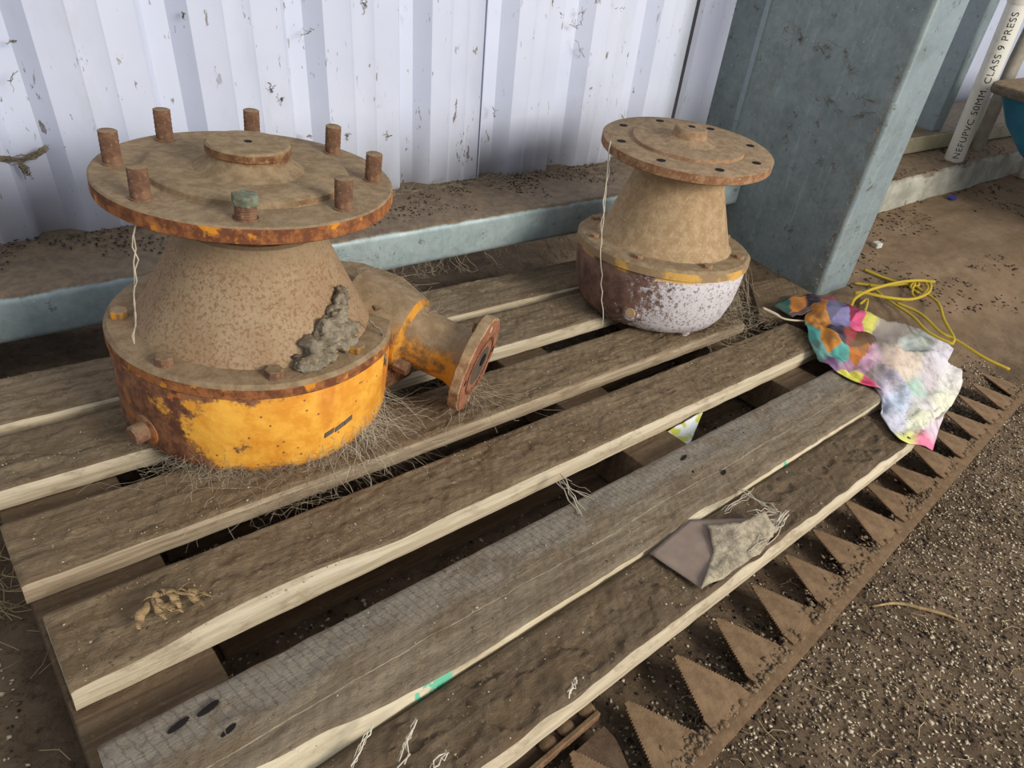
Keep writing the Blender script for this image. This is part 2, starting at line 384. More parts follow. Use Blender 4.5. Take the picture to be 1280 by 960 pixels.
# ------------------------------------------------------------------ galvanised beam below the wall, concrete kerb, column
bt = MB()
def beam_section(y0, y1, z0, z1, r=.014):
    pts = []
    for k in range(6): a = math.pi * .5 * k / 5; pts.append((y0 + r - r * math.sin(a), z1 - r + r * math.cos(a)))
    for k in range(6): a = math.pi * .5 * k / 5; pts.append((y0 + r - r * math.cos(a), z0 + r - r * math.sin(a)))
    return [(y1, z1)] + pts + [(y1, z0), (y1, z0 + .003), (y0 + r, z0 + .003)] + [(y0 + .003, z0 + r), (y0 + .003, z1 - r), (y0 + r, z1 - .003), (y1, z1 - .003)]
def extrude_x(sec, x0, x1, n=60, wob=.0):
    vs = []; fs = []; k = len(sec)
    for i in range(n + 1):
        x = x0 + (x1 - x0) * i / n
        for (y, z) in sec: vs.append((x, y + wob * nz(x, y, z, 3), z + wob * nz(x, 5 + y, z, 3)))
    for i in range(n):
        for j in range(k): fs.append((i * k + j, i * k + (j + 1) % k, (i + 1) * k + (j + 1) % k, (i + 1) * k + j))
    fs += [tuple(range(k)), tuple(reversed([n * k + j for j in range(k)]))]
    return MB().add(vs, fs)
bo = add('steel_girt', extrude_x(beam_section(1.175, 1.405, .108, .192), -1.6, 1.488, 80, .003).mesh(), M['galv_beam'], smooth='auto')
tag(bo, 'dusty galvanised steel girt along the foot of the white ribbed wall, left of the column', 'girt')
# column: web faces left, flange faces the camera
cb = MB()
X0, X1, Y0, Y1, R = 1.490, 1.612, .856, 1.352, .012
sec = [(X0 + .004, Y1), (X0 + .004, 1.262), (X0 - .003, 1.254), (X0 - .003, 1.240), (X0, 1.232), (X0, Y0 + R)]
sec += [(X0 + R - R * math.cos(a), Y0 + R - R * math.sin(a)) for a in np.linspace(.2, math.pi / 2, 6)]
sec += [(X1 - R + R * math.sin(a), Y0 + R - R * math.cos(a)) for a in np.linspace(0, math.pi / 2, 6)]
sec += [(X1, Y0 + .03), (X1 - .003, Y0 + .03), (X1 - .003, Y0 + R), (X1 - R, Y0 + .004), (X0 + R, Y0 + .004), (X0 + .004, Y0 + R), (X0 + .006, 1.232), (X0 + .008, Y1)]
n = len(sec); vs = []; fs = []
zs = np.linspace(-.06, 2.2, 30)
for z in zs:
    for x, y in sec: vs.append((x, y, z))
for j in range(len(zs) - 1):
    for i in range(n): fs.append((j * n + i, j * n + (i + 1) % n, (j + 1) * n + (i + 1) % n, (j + 1) * n + i))
fs.append(tuple(range(n)))
for q, fc in enumerate(fs): pass
colm = MB(); colm.add(vs, fs)
me = colm.mesh(); me.materials.append(M['galv']); me.materials.append(M['galv_web'])
for p in me.polygons:
    c = p.center
    if c.x < X0 + .0055: p.material_index = 1
co = add('steel_column', me, None, smooth='auto')
tag(co, 'wide galvanised steel column standing between the wall and the yellow rope', 'column')

add('seam_strip', MB().box(X0 - .006, X0 - .001, 1.240, 1.254, .0, 2.2).mesh(), M['galv'], co)

# concrete kerb at the right
kb = MB(); NK = 90
for i in range(NK + 1):
    x = 1.63 + (4.4 - 1.63) * i / NK; yf = 1.118 + (x - 1.63) * .052
    r_ = lambda a: .004 * fbm(x, a, 0, 9, 4)
    kb.v += [(x, yf + r_(1), -.05 + .012 * fbm(x, 7, 0, 12)), (x, yf + r_(2), .045), (x, yf + .003 + r_(3), .082), (x, yf + .014, .094), (x, yf + .1, .096), (x, 1.62, .096)]
for i in range(NK):
    for j in range(5): kb.f.append((i * 6 + j, (i + 1) * 6 + j, (i + 1) * 6 + j + 1, i * 6 + j + 1)); kb.m.append(0)
kb.f.append((0, 1, 2, 3, 4, 5)); kb.m.append(0)
add('trim_1', kb.mesh(), M['concrete'], smooth='auto', kind='structure')
# girt at the right, lying on the kerb
rg = add('steel_girt', extrude_x(beam_section(1.305, 1.55, .098, .158, .008), 1.66, 4.4, 40, .003).mesh(), M['galv_yellow'], smooth='auto')
tag(rg, 'yellow-stained steel girt lying on the concrete kerb behind the white pipe', 'girt')
# post behind
pb = MB(); pb.box(2.60, 2.603, 1.325, 1.50, .160, 2.2); pb.box(2.603, 2.660, 1.325, 1.328, .160, 2.2); pb.box(2.657, 2.660, 1.328, 1.345, .160, 2.2); pb.box(2.603, 2.66, 1.497, 1.50, .16, 2.2)
po = add('steel_post', pb.mesh(), M['galv']); bevel(po, .001, 1)
tag(po, 'narrow galvanised channel post standing on the right girt, behind the white pipe', 'post')

# ------------------------------------------------------------------ pallet
PAL = empty('timber_pallet', PF @ Matrix.Translation((0, 0, -.1)), 'long dusty weathered timber pallet with gapped deck boards under the two rusty castings', 'pallet')
ID = Matrix.Identity(4); UP = Matrix.Translation((0, 0, .1))
def plank(name, x0, x1, y0, y1, ztop, th, mt, ms, seed, wane=None, back=None, amp=.0016, nx=380, ny=30, endskew=0, parent=PAL, sag=None):
    """a deck board: crusted grid top, rounded long edges, sides and underside"""
    vs = []; fs = []; mi = []
    rows = ny + 1
    for i in range(nx + 1):
        t = i / nx
        wv = wane(x0 + (x1 - x0) * t) if wane else 0
        bk = back(x0 + (x1 - x0) * t) if back else 0
        e = .0015
        ringy = []
        for j in range(rows):
            s_ = j / ny; y = (y0 + wv) + (y1 - bk - y0 - wv) * s_
            x = x0 + (x1 - x0) * t + endskew * (y - y0)
            edge = min(s_, 1 - s_) * (y1 - y0)
            h = amp * (1.5 * fbm(x, y, seed, 22, 4) + 1.0 * fbm(x, y, seed + 5, 75, 3) + 1.3 * sstep(.02, .10, fbm(x * .6, y, seed + 9, 26, 4)) - .6) * min(1, edge / .01) - .0022 * (1 - min(1, edge / .004))
            if 0 < i < nx: pass
            else: h -= .0015; 
            ringy.append((x + (.0012 * nz(y, seed, 0, 80) if i in (0, nx) else 0), y + (.0012 * nz(x, y, seed, 35) if j in (0, ny) else 0), ztop + h))
        # back side down, underside, front side up
        xx = ringy[0][0]
        b1 = (ringy[-1][0], y1 + .0005, ztop - .006); b2 = (ringy[-1][0], y1, ztop - th)
        wob = .0008 * nz(x0 + t * 3, seed, 0, 12)
        f2 = (xx, y0 + wob, ztop - th); f1 = (xx, y0 + wob - .0006, ztop - (.006 if wv < .004 else .45 * wv + .006)); f15 = (xx, y0 + wob - .0002, ztop - th * .75)
        ring = ringy + [b1, b2, f2, f15, f1]
        vs += ring
    k = rows + 5
    for i in range(nx):
        for j in range(k):
            j2 = (j + 1) % k
            fs.append((i * k + j, (i + 1) * k + j, (i + 1) * k + j2, i * k + j2)); mi.append(0 if j < ny else 1)
    fs.append(tuple(range(k))); mi.append(1); fs.append(tuple(reversed([nx * k + j for j in range(k)]))); mi.append(1)
    mb = MB(); mb.v = vs; mb.f = fs; mb.m = mi
    me = mb.mesh(); me.materials.append(mt); me.materials.append(ms)
    o = add(name, me, None, parent, UP, smooth='auto')
    return o
Wt = [wood_mat('deck_wood_a', C(150, 132, 106), C(112, 94, 72), seed=1), wood_mat('deck_wood_b', C(142, 124, 98), C(108, 90, 68), seed=4),
      wood_mat('deck_wood_c', C(146, 126, 98), C(110, 90, 66), seed=7),
      wood_mat('deck_wood_grey', C(152, 136, 112), C(120, 103, 82), strip=C(140, 133, 120), sy0=.362, sy1=.392, seed=11, dust=.5),
      wood_mat('deck_wood_dark', C(120, 102, 80), C(90, 74, 56), seed=14)]
Ws = side_mat('board_edge_light', C(200, 185, 157), C(164, 148, 120), .55); Ws2 = side_mat('board_edge_dusty', C(176, 158, 130), C(130, 112, 88), .7)
Ws5 = side_mat('board_edge_pale', C(214, 201, 172), C(184, 168, 136), .4, True)
Wred = side_mat('board_edge_reddish', C(160, 122, 98), C(122, 90, 70), .5)
bump5 = lambda x: .020 * sstep(.34, .10, x) * (1 + .2 * nz(x, 0, 0, 20)) + .003 * max(0, nz(x, 3, 0, 6)) + .006 * sstep(.66, .72, x) * sstep(.80, .74, x)
wane4 = lambda x: .0125 * sstep(.05, .20, x) * sstep(.38, .24, x) + .004 * sstep(.35, .45, x) + .004
wane6 = lambda x: .006 + .005 * nz(x, 9, 0, 9) + .003 * nz(x, 2, 0, 24)
plank('deck_board', -.36, 1.36, .930, 1.048, .000, .021, Wt[0], Ws, 1, wane=lambda x: .003)
plank('deck_board', .008, 1.345, .792, .906, .000, .024, Wt[1], Ws, 2, wane=lambda x: .006)
# the second board also runs on to the left of the pallet's corner in the photograph
plank('deck_board', .010, 1.340, .633, .739, .000, .024, Wt[2], Ws2, 3, wane=lambda x: .003)
plank('deck_board', .018, 1.440, .484, .589, .000, .025, Wt[2], Ws, 4, wane=wane4, nx=410)
plank('deck_board', .022, 1.334, .311, .424, .000, .025, Wt[3], Ws5, 5, wane=bump5, amp=.0010)
plank('deck_board', .060, 1.235, .216, .306, -.006, .022, Wt[4], Ws, 6, wane=wane6, amp=.0022)
# bearers and bottom boards
Wb = wood_mat('bearer_wood', C(132, 110, 84), C(98, 78, 58), seed=19)
def bearer(x0, x1, y0, y1, z0, z1, name='bearer'):
    o = add(name, MB().box(x0, x1, y0, y1, z0, z1).mesh(), [Wb], PAL, UP); bevel(o, .002, 2); return o
bearer(.014, .138, .250, 1.04, -.098, -.0262)
bearer(.770, .880, .250, 1.04, -.098, -.0262)
bearer(1.215, 1.320, .250, 1.04, -.098, -.0262)
for y in (.26, .52, .70):
    bearer(.16, 1.20, y, y + .09, -.112, -.0985, 'bottom_board')
# nail holes / knots on the fifth board
for i, (u, v, L) in enumerate([(225, 905, .017), (262, 884, .018), (287, 912, .013), (855, 572, .018), (868, 588, .012), (905, 590, .012)]):
    c = pz(u, v, 0.0008)
    pts = [(c[0] + L * .5 * math.cos(a) * (1 if math.cos(a) > 0 else 1.3), c[1] + .0030 * math.sin(a) + .0020 * math.cos(a)) for a in np.linspace(0, 2 * math.pi, 16)[:-1]]
    add('knot_hole', MB().prism(pts, -.001, .0012).mesh(), M['hole'], PAL, UP @ Matrix.Translation((0, 0, 0)))

# ------------------------------------------------------------------ rusty flanged gearboxes
def frame(x, y, ax, ay, rot=0):
    n = np.array([ax, ay, 1.]); n /= np.linalg.norm(n); a = np.cross([0, 1, 0], n); a /= np.linalg.norm(a); b = np.cross(n, a)
    m_ = Matrix([[a[0], b[0], n[0], x], [a[1], b[1], n[1], y], [a[2], b[2], n[2], 0], [0, 0, 0, 1]])
    return PF @ m_
def stud(parent, x, y, z, h=.040, r=.0105, mat=None, name='stud', lab=None):
    mb = MB(); prof = []
    k = 15
    for i in range(k + 1):
        zz = -.004 + h * i / k; prof.append((r * (1 if i % 2 else .955), zz))
    prof.append((r * .82, h - .003))
    prof = [(r * 1.25, -.004), (r * 1.15, .001)] + prof[2:]
    mb.lathe(prof, 14)
    o = add(name, mb.mesh(), mat or M['rust_stud'], parent, Matrix.Translation((x, y, z)) @ Matrix.Rotation(rnd.uniform(-.05, .05), 4, 'X'), smooth='auto')
    if lab: o['label'] = lab
    return o
def hexhead(parent, x, y, z, r=.011, h=.009, mat=None, name='bolt', rot=None):
    pts = [(r * math.cos(a), r * math.sin(a)) for a in np.arange(6) * math.pi / 3]
    o = add(name, MB().prism(pts, -.003, h).mesh(), mat or M['rust'], parent, Matrix.Translation((x, y, z)) @ Matrix.Rotation(rnd.random() if rot is None else rot, 4, 'Z')); bevel(o, .0015, 2); return o

G = empty('flanged_gearbox', frame(.350, .843, -.011, -.034), 'large rusty flanged gearbox with eight upright studs and orange painted body, on the pallet', 'gearbox', 'rusty gearboxes on the pallet')
body = MB(); body.lathe([(.10, .001), (.165, .001), (.174, .006), (.179, .020), (.180, .07), (.1815, .118), (.1800, .1225), (.176, .123)], 96, wob=.006)
add('body', body.mesh(), M['orange'], G, smooth='auto')
lid = MB(); lid.lathe([(.150, .1215), (.1785, .1225), (.1835, .1245), (.1835, .1375), (.179, .1425), (.150, .1445), (.09, .145)], 96, wob=.012)
lidm = rust_mat('lid_dusty', C(140, 96, 62), C(104, 66, 44), .25, .7, .97, .8)
cover = add('cover_plate', lid.mesh(), M['rim'], G, smooth='auto')
for a in (162, -152, -107, -66, -25, 20, 65, 112):
    hexhead(cover, .164 * math.cos(math.radians(a)), .164 * math.sin(math.radians(a)), .1445, (.0115), .009, M['outlet'] if a in (162, -66) else M['rust_stud'])
cone = MB(); cone.lathe([(.152, .140), (.1495, .146), (.1435, .152), (.086, .262), (.0855, .268), (.078, .270), (.070, .262)], 96, wob=.008)
add('cone_housing', cone.mesh(), M['cone_big'], G, smooth='auto')
add('neck', MB().lathe([(.060, .255), (.060, .316)], 40).mesh(), M['rust'], G, smooth='auto')
for a in range(0, 360, 45):
    hexhead(G, .080 * math.cos(math.radians(a + 50)), .080 * math.sin(math.radians(a + 50)), .302, .010, .011, M['rust'], 'flange_nut')
fl_ = MB(); fl_.lathe([(.050, .313), (.1695, .313), (.1715, .3145), (.1715, .3305), (.1695, .3325), (.119, .3325), (.118, .3335)], 120, wob=.005)
flange = add('flange_disc', fl_.mesh(), M['rim'], G, smooth='auto')
rp = MB(); rp.lathe([(.100, .332), (.1185, .3325), (.1165, .3385), (.113, .3405), (.060, .3395)], 80, wob=.01)
add('raised_face', rp.mesh(), M['dust_top'], flange, smooth='auto')
hb = MB(); hb.lathe([(.066, .338), (.060, .3420), (.052, .347), (.047, .352), (.0462, .357), (.0485, .3585), (.0485, .3665), (.046, .3690), (.005, .3695)], 60, wob=.01)
add('hub_boss', hb.mesh(), M['dust_top'], flange, smooth='auto')
add('centre_hole', MB().lathe([(.0045, .368), (.0045, .3702)], 14).mesh(), M['hole'], flange)
oxs, oys = 0.0, 0.0
for a in (20, 65, 110, 155, 200, 335):
    r_ = .1475
    stud(flange, r_ * math.cos(math.radians(a)), r_ * math.sin(math.radians(a)), .333, rnd.uniform(.036, .041))
stud(flange, .146 * math.cos(math.radians(290)), .146 * math.sin(math.radians(290)), .333, .038)
gm = rust_mat('verdigris_cap', C(122, 132, 110), C(104, 96, 76), .9, 1.4, .5, .5, C(130, 150, 128))
sx_, sy_ = .146 * math.cos(math.radians(245)), .146 * math.sin(math.radians(245))
st = stud(flange, sx_, sy_, .333, .020, .0115, lab='short stud with a grey-green cap')
hexhead(st, 0, 0, .018, .0145, .008, gm, 'cap', .3)
# side boss, foot and plate marks
def radial(parent, name, ang, z, r0, r1, rad, mat, n=18, hexn=None):
    a = math.radians(ang); d = np.array([math.cos(a), math.sin(a), 0])
    return add(name, MB().tube([d * r0 + [0, 0, z], d * (r1 * .92 + r0 * .08) + [0, 0, z], d * r1 + [0, 0, z]], [rad, rad, rad * .82], hexn or n).mesh(), mat, parent, smooth='auto')
lug = radial(G, 'drain_plug', 198, .040, .165, .200, .013, M['rust_stud'])
radial(G, 'plug_collar', 198, .040, .160, .182, .021, M['rim'])
add('foot', MB().lathe([(.014, -.002), (.017, .003), (.018, .016)], 20).mesh(), M['outlet'], G, Matrix.Translation((-.058, -.150, 0)), smooth='auto')
add('foot', MB().lathe([(.014, -.002), (.017, .003), (.018, .016)], 20).mesh(), M['outlet'], G, Matrix.Translation((.12, .10, 0)), smooth='auto')
add('foot', MB().lathe([(.014, -.002), (.017, .003), (.018, .016)], 20).mesh(), M['outlet'], G, Matrix.Translation((-.10, .10, 0)), smooth='auto')
# three dark paint scrapes on the front of the body
for k, (a, z) in enumerate([(-86.0, .050), (-81.0, .053), (-76.5, .057)]):
    a = math.radians(a); d = np.array([math.cos(a), math.sin(a), 0]); t = np.array([-d[1], d[0], 0])
    c = d * .1805 + np.array([0, 0, z]); q = [c + t * sx + np.array([0, 0, sz + sx * .35]) for sx, sz in ((-.007, -.003), (.0065, -.0035), (.007, .003), (-.006, .0035))]
    mb = MB(); mb.add([p - d * .003 for p in q] + [p + d * .0009 for p in q], [(3, 2, 1, 0), (4, 5, 6, 7), (0, 1, 5, 4), (1, 2, 6, 5), (2, 3, 7, 6), (3, 0, 4, 7)])
    add('paint_scrape', mb.mesh(), flat('scrape_grey', C(104, 92, 84), .8), G)
# gear arm at the right rear
arm_poly = [(.10, .17), (.175, .155), (.235, .11), (.268, .04), (.262, -.045), (.205, -.085), (.15, -.10), (.06, .0)]
arm = add('gear_arm', MB().prism(arm_poly, .018, .128).mesh(), M['dust_top'], G); bevel(arm, .012, 4)
# outlet pipe and its flange, pointing right and slightly forward
og = Matrix.Translation((.249, -.175, .087)) @ Matrix.Rotation(math.radians(-60), 4, 'Z') @ Matrix.Rotation(math.radians(98), 4, 'Y') @ Matrix.Rotation(math.radians(0), 4, 'X')
# local z now runs outwards along the pipe
pipe = MB(); pipe.lathe([(.062, -.200), (.060, -.112), (.058, -.104), (.047, -.098), (.044, -.090), (.0435, -.030), (.048, -.016), (.052, -.008), (.052, -.002)], 48, wob=.02)
outp = add('outlet_pipe', pipe.mesh(), M['outlet'], G, og, smooth='auto')
ofl = MB()
pts = []
for i in range(48):
    a = 2 * math.pi * i / 48; q8 = (a + math.pi / 8) % (math.pi / 4) - math.pi / 8; e = .073 / math.cos(q8) * (1 - .12 * (abs(q8) / .3927) ** 3); pts.append((e * math.cos(a) * 1.06, e * math.sin(a) * .94))
ofl.prism(pts, -.007, .009)
of = add('outlet_flange', ofl.mesh(), [M['plate_edge']], outp, smooth='auto'); bevel(of, .0015, 2)
add('gasket_face', MB().prism([(x * .965, y * .965) for x, y in pts], .0085, .0102).mesh(), M['gasket'], outp)
rg_ = MB()
for (ri, ro) in ((.042, .047),):
    vs = []; fs = []
    for i in range(48):
        a = 2 * math.pi * i / 48
        vs += [(ri * math.cos(a), ri * math.sin(a), .0112), (ro * math.cos(a), ro * math.sin(a), .0112), (ro * math.cos(a), ro * math.sin(a), .0095), (ri * math.cos(a), ri * math.sin(a), .0095)]
        j = ((i + 1) % 48) * 4; i4 = i * 4
        fs += [(i4, i4 + 1, j + 1, j), (i4 + 1, i4 + 2, j + 2, j + 1), (i4 + 3, i4, j, j + 3)]
    rg_.add(vs, fs)
add('groove_ring', rg_.mesh(), rust_mat('groove_dark', C(112, 70, 48), C(84, 52, 38), .8, 1.3, .4, .4), outp)
add('bore', MB().lathe([(.031, .009), (.031, .0108), (.024, .0109)], 32).mesh(), flat('bore_grime', C(98, 84, 68), .9, .5), outp)
add('shaft_stub', MB().lathe([(.010, .010), (.010, .0125), (.007, .013)], 16).mesh(), M['hole'], outp, Matrix.Translation((-.009, .004, 0)))
for a in (90, 270, 0, 180):
    add('bolt_hole', MB().prism([(.0052 * math.cos(q), .0038 * math.sin(q)) for q in np.linspace(0, 2 * math.pi, 12)[:-1]], .0095, .0108).mesh(), M['web_pale'] if a in (0, 180) else M['hole'], outp,
        Matrix.Translation((.064 * math.cos(math.radians(a)), .056 * math.sin(math.radians(a)), 0)))
hexhead(outp, -.060, .0, -.012, .011, .010, M['rust_stud'], 'flange_bolt')
hexhead(outp, .030, -.040, -.100, .0125, .02, M['rust_stud'], 'pipe_bolt')

# ------------------------------------------------------------------ the smaller gearbox
H = empty('flanged_gearbox', frame(1.190, .789, -.010, .020), 'smaller pale dusty flanged gearbox with white flaking body and bare bolt holes, near the column', 'gearbox', 'rusty gearboxes on the pallet')
G['group'] = H['group'] = 'rusty gearboxes on the pallet'
b2 = MB(); b2.lathe([(.09, .004), (.128, .004), (.144, .010), (.156, .028), (.167, .062), (.172, .100), (.1735, .128), (.172, .131)], 96, wob=.008)
add('body', b2.mesh(), M['white_body'], H, smooth='auto')
l2 = MB(); l2.lathe([(.150, .130), (.1725, .131), (.1775, .133), (.1765, .147), (.171, .1525), (.150, .154), (.09, .1545)], 96, wob=.012)
lid2m = NT('small_lid', .9); b_ = lid2m.mix(lid2m.ramp(lid2m.noise(12, 4), .50, .60), C(150, 124, 90), C(206, 160, 82))
b_, f_ = dusted(lid2m, b_, .3, .7); lid2m.color(b_); lid2m.bump(lid2m.noise(120, 6, .75), .6, .003)
cov2 = add('cover_plate', l2.mesh(), lid2m.mat, H, smooth='auto')
for a in (200, 250, 292, 340, 20, 65, 110, 155):
    hexhead(cov2, .155 * math.cos(math.radians(a)), .155 * math.sin(math.radians(a)), .152, .010, .008, M['small_flange'])
c2 = MB(); c2.lathe([(.140, .150), (.136, .156), (.130, .162), (.108, .225), (.090, .275), (.082, .300), (.079, .312), (.079, .330)], 96, wob=.006)
add('cone_housing', c2.mesh(), M['cone_small'], H, smooth='auto')
TF = Matrix.Translation((.002, .0, .334)) @ Matrix.Rotation(math.radians(4.0), 4, 'X') @ Matrix.Rotation(math.radians(-4.4), 4, 'Y')
f2 = MB(); f2.lathe([(.05, -.010), (.1615, -.010), (.1640, -.008), (.1640, .0075), (.1620, .0090), (.104, .0090), (.1035, .0098)], 110, wob=.006)
fl2 = add('flange_disc', f2.mesh(), M['small_flange'], H, TF, smooth='auto')
rp2 = MB(); rp2.lathe([(.080, .0085), (.1080, .0088), (.1065, .0145), (.102, .0155), (.045, .0155)], 70, wob=.01)
add('raised_face', rp2.mesh(), M['small_flange'], fl2, smooth='auto')
hb2 = MB(); hb2.lathe([(.056, .015), (.046, .0185), (.034, .024), (.0305, .038), (.0285, .0405), (.005, .041)], 50, wob=.02)
add('hub_boss', hb2.mesh(), M['small_flange'], fl2, smooth='auto')
add('centre_hole', MB().lathe([(.007, .040), (.007, .0415)], 14).mesh(), M['hole'], fl2)
for a in range(0, 360, 45):
    a += 18
    add('bolt_hole', MB().prism([(.0095 * math.cos(q), .0080 * math.sin(q)) for q in np.linspace(0, 2 * math.pi, 14)[:-1]], .008, .0094).mesh(), M['hole'], fl2,
        Matrix.Translation((.136 * math.cos(math.radians(a)), .136 * math.sin(math.radians(a)), 0)))
# side boss ring and feet
radial(H, 'plug_collar', 204, .046, .140, .166, .0165, M['white_body'])
radial(H, 'plug', 204, .046, .140, .1675, .0115, M['cone_small'])
add('foot', MB().lathe([(.011, -.002), (.014, .003), (.017, .016)], 20).mesh(), M['white_body'], H, Matrix.Translation((-.035, -.122, 0)), smooth='auto')
add('foot', MB().lathe([(.011, -.002), (.014, .003), (.017, .016)], 20).mesh(), M['outlet'], H, Matrix.Translation((-.085, -.07, 0)), smooth='auto')
add('foot', MB().lathe([(.011, -.002), (.014, .003), (.017, .016)], 20).mesh(), M['outlet'], H, Matrix.Translation((.06, .09, 0)), smooth='auto')

# ------------------------------------------------------------------ lumps of mud (wasp nest) on the big cone
def lump(name, pts_r, mat, label, cat, world=True, sub=3, amp=.35, sc=60):
    """several displaced balls merged into one crusty surface"""
    mb = MB()
    import bmesh
    bm = bmesh.new()
    for (c, r) in pts_r:
        k = bmesh.ops.create_icosphere(bm, subdivisions=sub, radius=1)
        for v in k['verts']:
            d = v.co.normalized(); f = 1 + amp * mnoise.fractal(Vector(c) * sc + d * 1.6, 1, 2, 4)
            v.co = Vector(c) + Vector((d.x * r[0], d.y * r[1], d.z * r[2])) * f
    me = D.meshes.new(name); bm.to_mesh(me); bm.free()
    o = add(name, me, mat, None, None, smooth='full'); return tag(o, label, cat)
def gpt(ang, z, out=0):   # a point on the big cone, in world
    zz = z; r = .1435 + (.086 - .1435) * (zz - .152) / .11 + out; a = math.radians(ang)
    v = G.matrix_world @ Vector((r * math.cos(a), r * math.sin(a), zz)); return tuple(v)
nest = []
for i in range(22):
    t = i / 21; ang = -90 + 36 * t + rnd.uniform(-3, 3); z = .152 + .052 * t + rnd.uniform(-.012, .006)
    rr_ = rnd.uniform(.010, .017) * (1.15 - .5 * t); nest.append((gpt(ang, z, .006), (rr_, rr_, rr_ * .9)))
for i in range(9): nest.append((gpt(-72 + rnd.uniform(-6, 10), .158 + rnd.uniform(-.006, .014), .008), (.013, .013, .012)))
for i in range(7): nest.append((gpt(-92 + rnd.uniform(-2, 8), .149 + rnd.uniform(-.002, .004), .014), (.010, .010, .006)))
lump('mud_nest', nest, M['mud'], 'crumbling grey mud nest stuck low on the cone of the large gearbox', 'nest', amp=.75, sc=90)

# ------------------------------------------------------------------ mower knife along the pallet front
KN = empty('mower_knife', PF @ Matrix.Translation((.40, .107, -.094)) @ Matrix.Rotation(math.radians(2.55), 4, 'Z'), 'long rusty mower knife bar with triangular serrated blades lying in front of the pallet', 'knife bar')
kmat = rust_mat('knife_rust', C(134, 102, 72), C(100, 72, 50), .2, .9, .8, .6, C(156, 124, 88), C(134, 110, 82), C(112, 90, 66))
barm = MB(); nseg = 60; LK = 1.95
vs = []; fs = []
for i in range(nseg + 1):
    x = LK * i / nseg
    vs += [(x, .0005 * nz(x, 1, 0, 20), 0), (x, .026 + .0006 * nz(x, 2, 0, 30), 0), (x, .026, .006), (x, .0005 * nz(x, 1, 0, 20), .006 + .0008 * nz(x, 3, 0, 30))]
for i in range(nseg):
    for j in range(4): fs.append((i * 4 + j, i * 4 + (j + 1) % 4, (i + 1) * 4 + (j + 1) % 4, (i + 1) * 4 + j))
fs += [(3, 2, 1, 0), tuple(nseg * 4 + j for j in range(4))]
add('bar', MB().add(vs, fs).mesh(), kmat, KN)
def section_mesh(serr=True, w=.038, L=.100, tip=.0065):
    right = []
    n = 20
    right.append((w, 0.014)); right.append((w * .98, .030))
    for i in range(n):
        t = i / n; x = w * .95 + (tip - w * .95) * t; y = .034 + (L - .034 - .004) * t
        right.append((x, y)); 
        if serr: right.append((x - .0030, y + .0010))
    right.append((tip * .5, L - .001))
    poly = right + [(-x, y) for x, y in reversed(right)]
    z0, z1 = .006, .0085
    n2 = len(poly)
    mb = MB(); mb.prism([(x, y) for x, y in poly], z0, z1)
    return mb.mesh('blade')
sm = section_mesh(); sm.materials.append(kmat)
rivm = MB().lathe([(.0045, 0), (.0045, .0015), (.0025, .003)], 10).mesh('rivet'); rivm.materials.append(kmat)
pitch = .0962; x = .092
tipx = [pz(u, v, -.085)[0] for u, v in [(785, 880), (842, 824), (895, 777), (942, 735), (983, 698), (1018, 664), (1052, 632), (1082, 605), (1112, 582), (1135, 560), (1158, 537), (1180, 517)]]
tx = list(tipx)
while tx[-1] < 2.15: tx.append(tx[-1] + .0985)
tx = [tx[0] - .093] + tx
for i, t in enumerate(tx):
    o = D.objects.new('blade_section', sm); COL.objects.link(o); o.parent = KN
    o.matrix_local = Matrix.Translation((t - .40 , .001, 0)) @ Matrix.Rotation(math.radians(rnd.uniform(-1.5, 1.5)), 4, 'Z') @ Matrix.Rotation(math.radians(rnd.uniform(3, 9)), 4, 'X')
    for s_ in (-.020, .020):
        r_ = D.objects.new('rivet', rivm); COL.objects.link(r_); r_.parent = o; r_.matrix_local = Matrix.Translation((s_, .014, .0085))
# second knife, under the pallet front at the bottom of the frame
a_ = pz(750, 889, -.075); b_2 = pz(667, 960, -.075)
dirv = (a_ - b_2); ang = math.atan2(dirv[1], dirv[0])
K2 = empty('mower_knife', PF @ Matrix.Translation((b_2[0] - .30 * math.cos(ang), b_2[1] - .30 * math.sin(ang), -.094)) @ Matrix.Rotation(ang, 4, 'Z'), 'short second knife bar with bolt heads, half hidden under the front deck board', 'knife bar')
LL = float(np.linalg.norm(dirv)) + .30
dk = rust_mat('knife_dark', C(98, 78, 60), C(70, 54, 42), .2, .9, .6, .5, C(120, 98, 74), C(104, 84, 64), C(84, 66, 50))
bar2 = MB().box(0, LL, .006, .060, .004, .010); add('bar', bar2.mesh(), dk, K2)
bevel(add('edge_strip', MB().box(0, LL, -.002, .004, .006, .018).mesh(), kmat, K2), .001, 1)
sm2 = section_mesh(False, .036, .085, .013); sm2.materials.append(dk)
for k, off in enumerate((LL - .036, LL - .115, LL - .194)):
    o = D.objects.new('blade_section', sm2 if k == 0 else sm); COL.objects.link(o); o.parent = K2
    o.matrix_local = Matrix.Translation((off, .004, -.004)) @ Matrix.Rotation(math.pi, 4, 'Z')
for u, v in [(732, 887), (707, 910), (685, 930)]:
    p = K2.matrix_world.inverted() @ (PF @ Vector(pz(u, v, -.082)))
    add('bolt_head', MB().lathe([(.0105, -.002), (.0105, .003), (.007, .0055), (.002, .006)], 18).mesh(), kmat, K2, Matrix.Translation((p.x, p.y, .010)), smooth='auto')

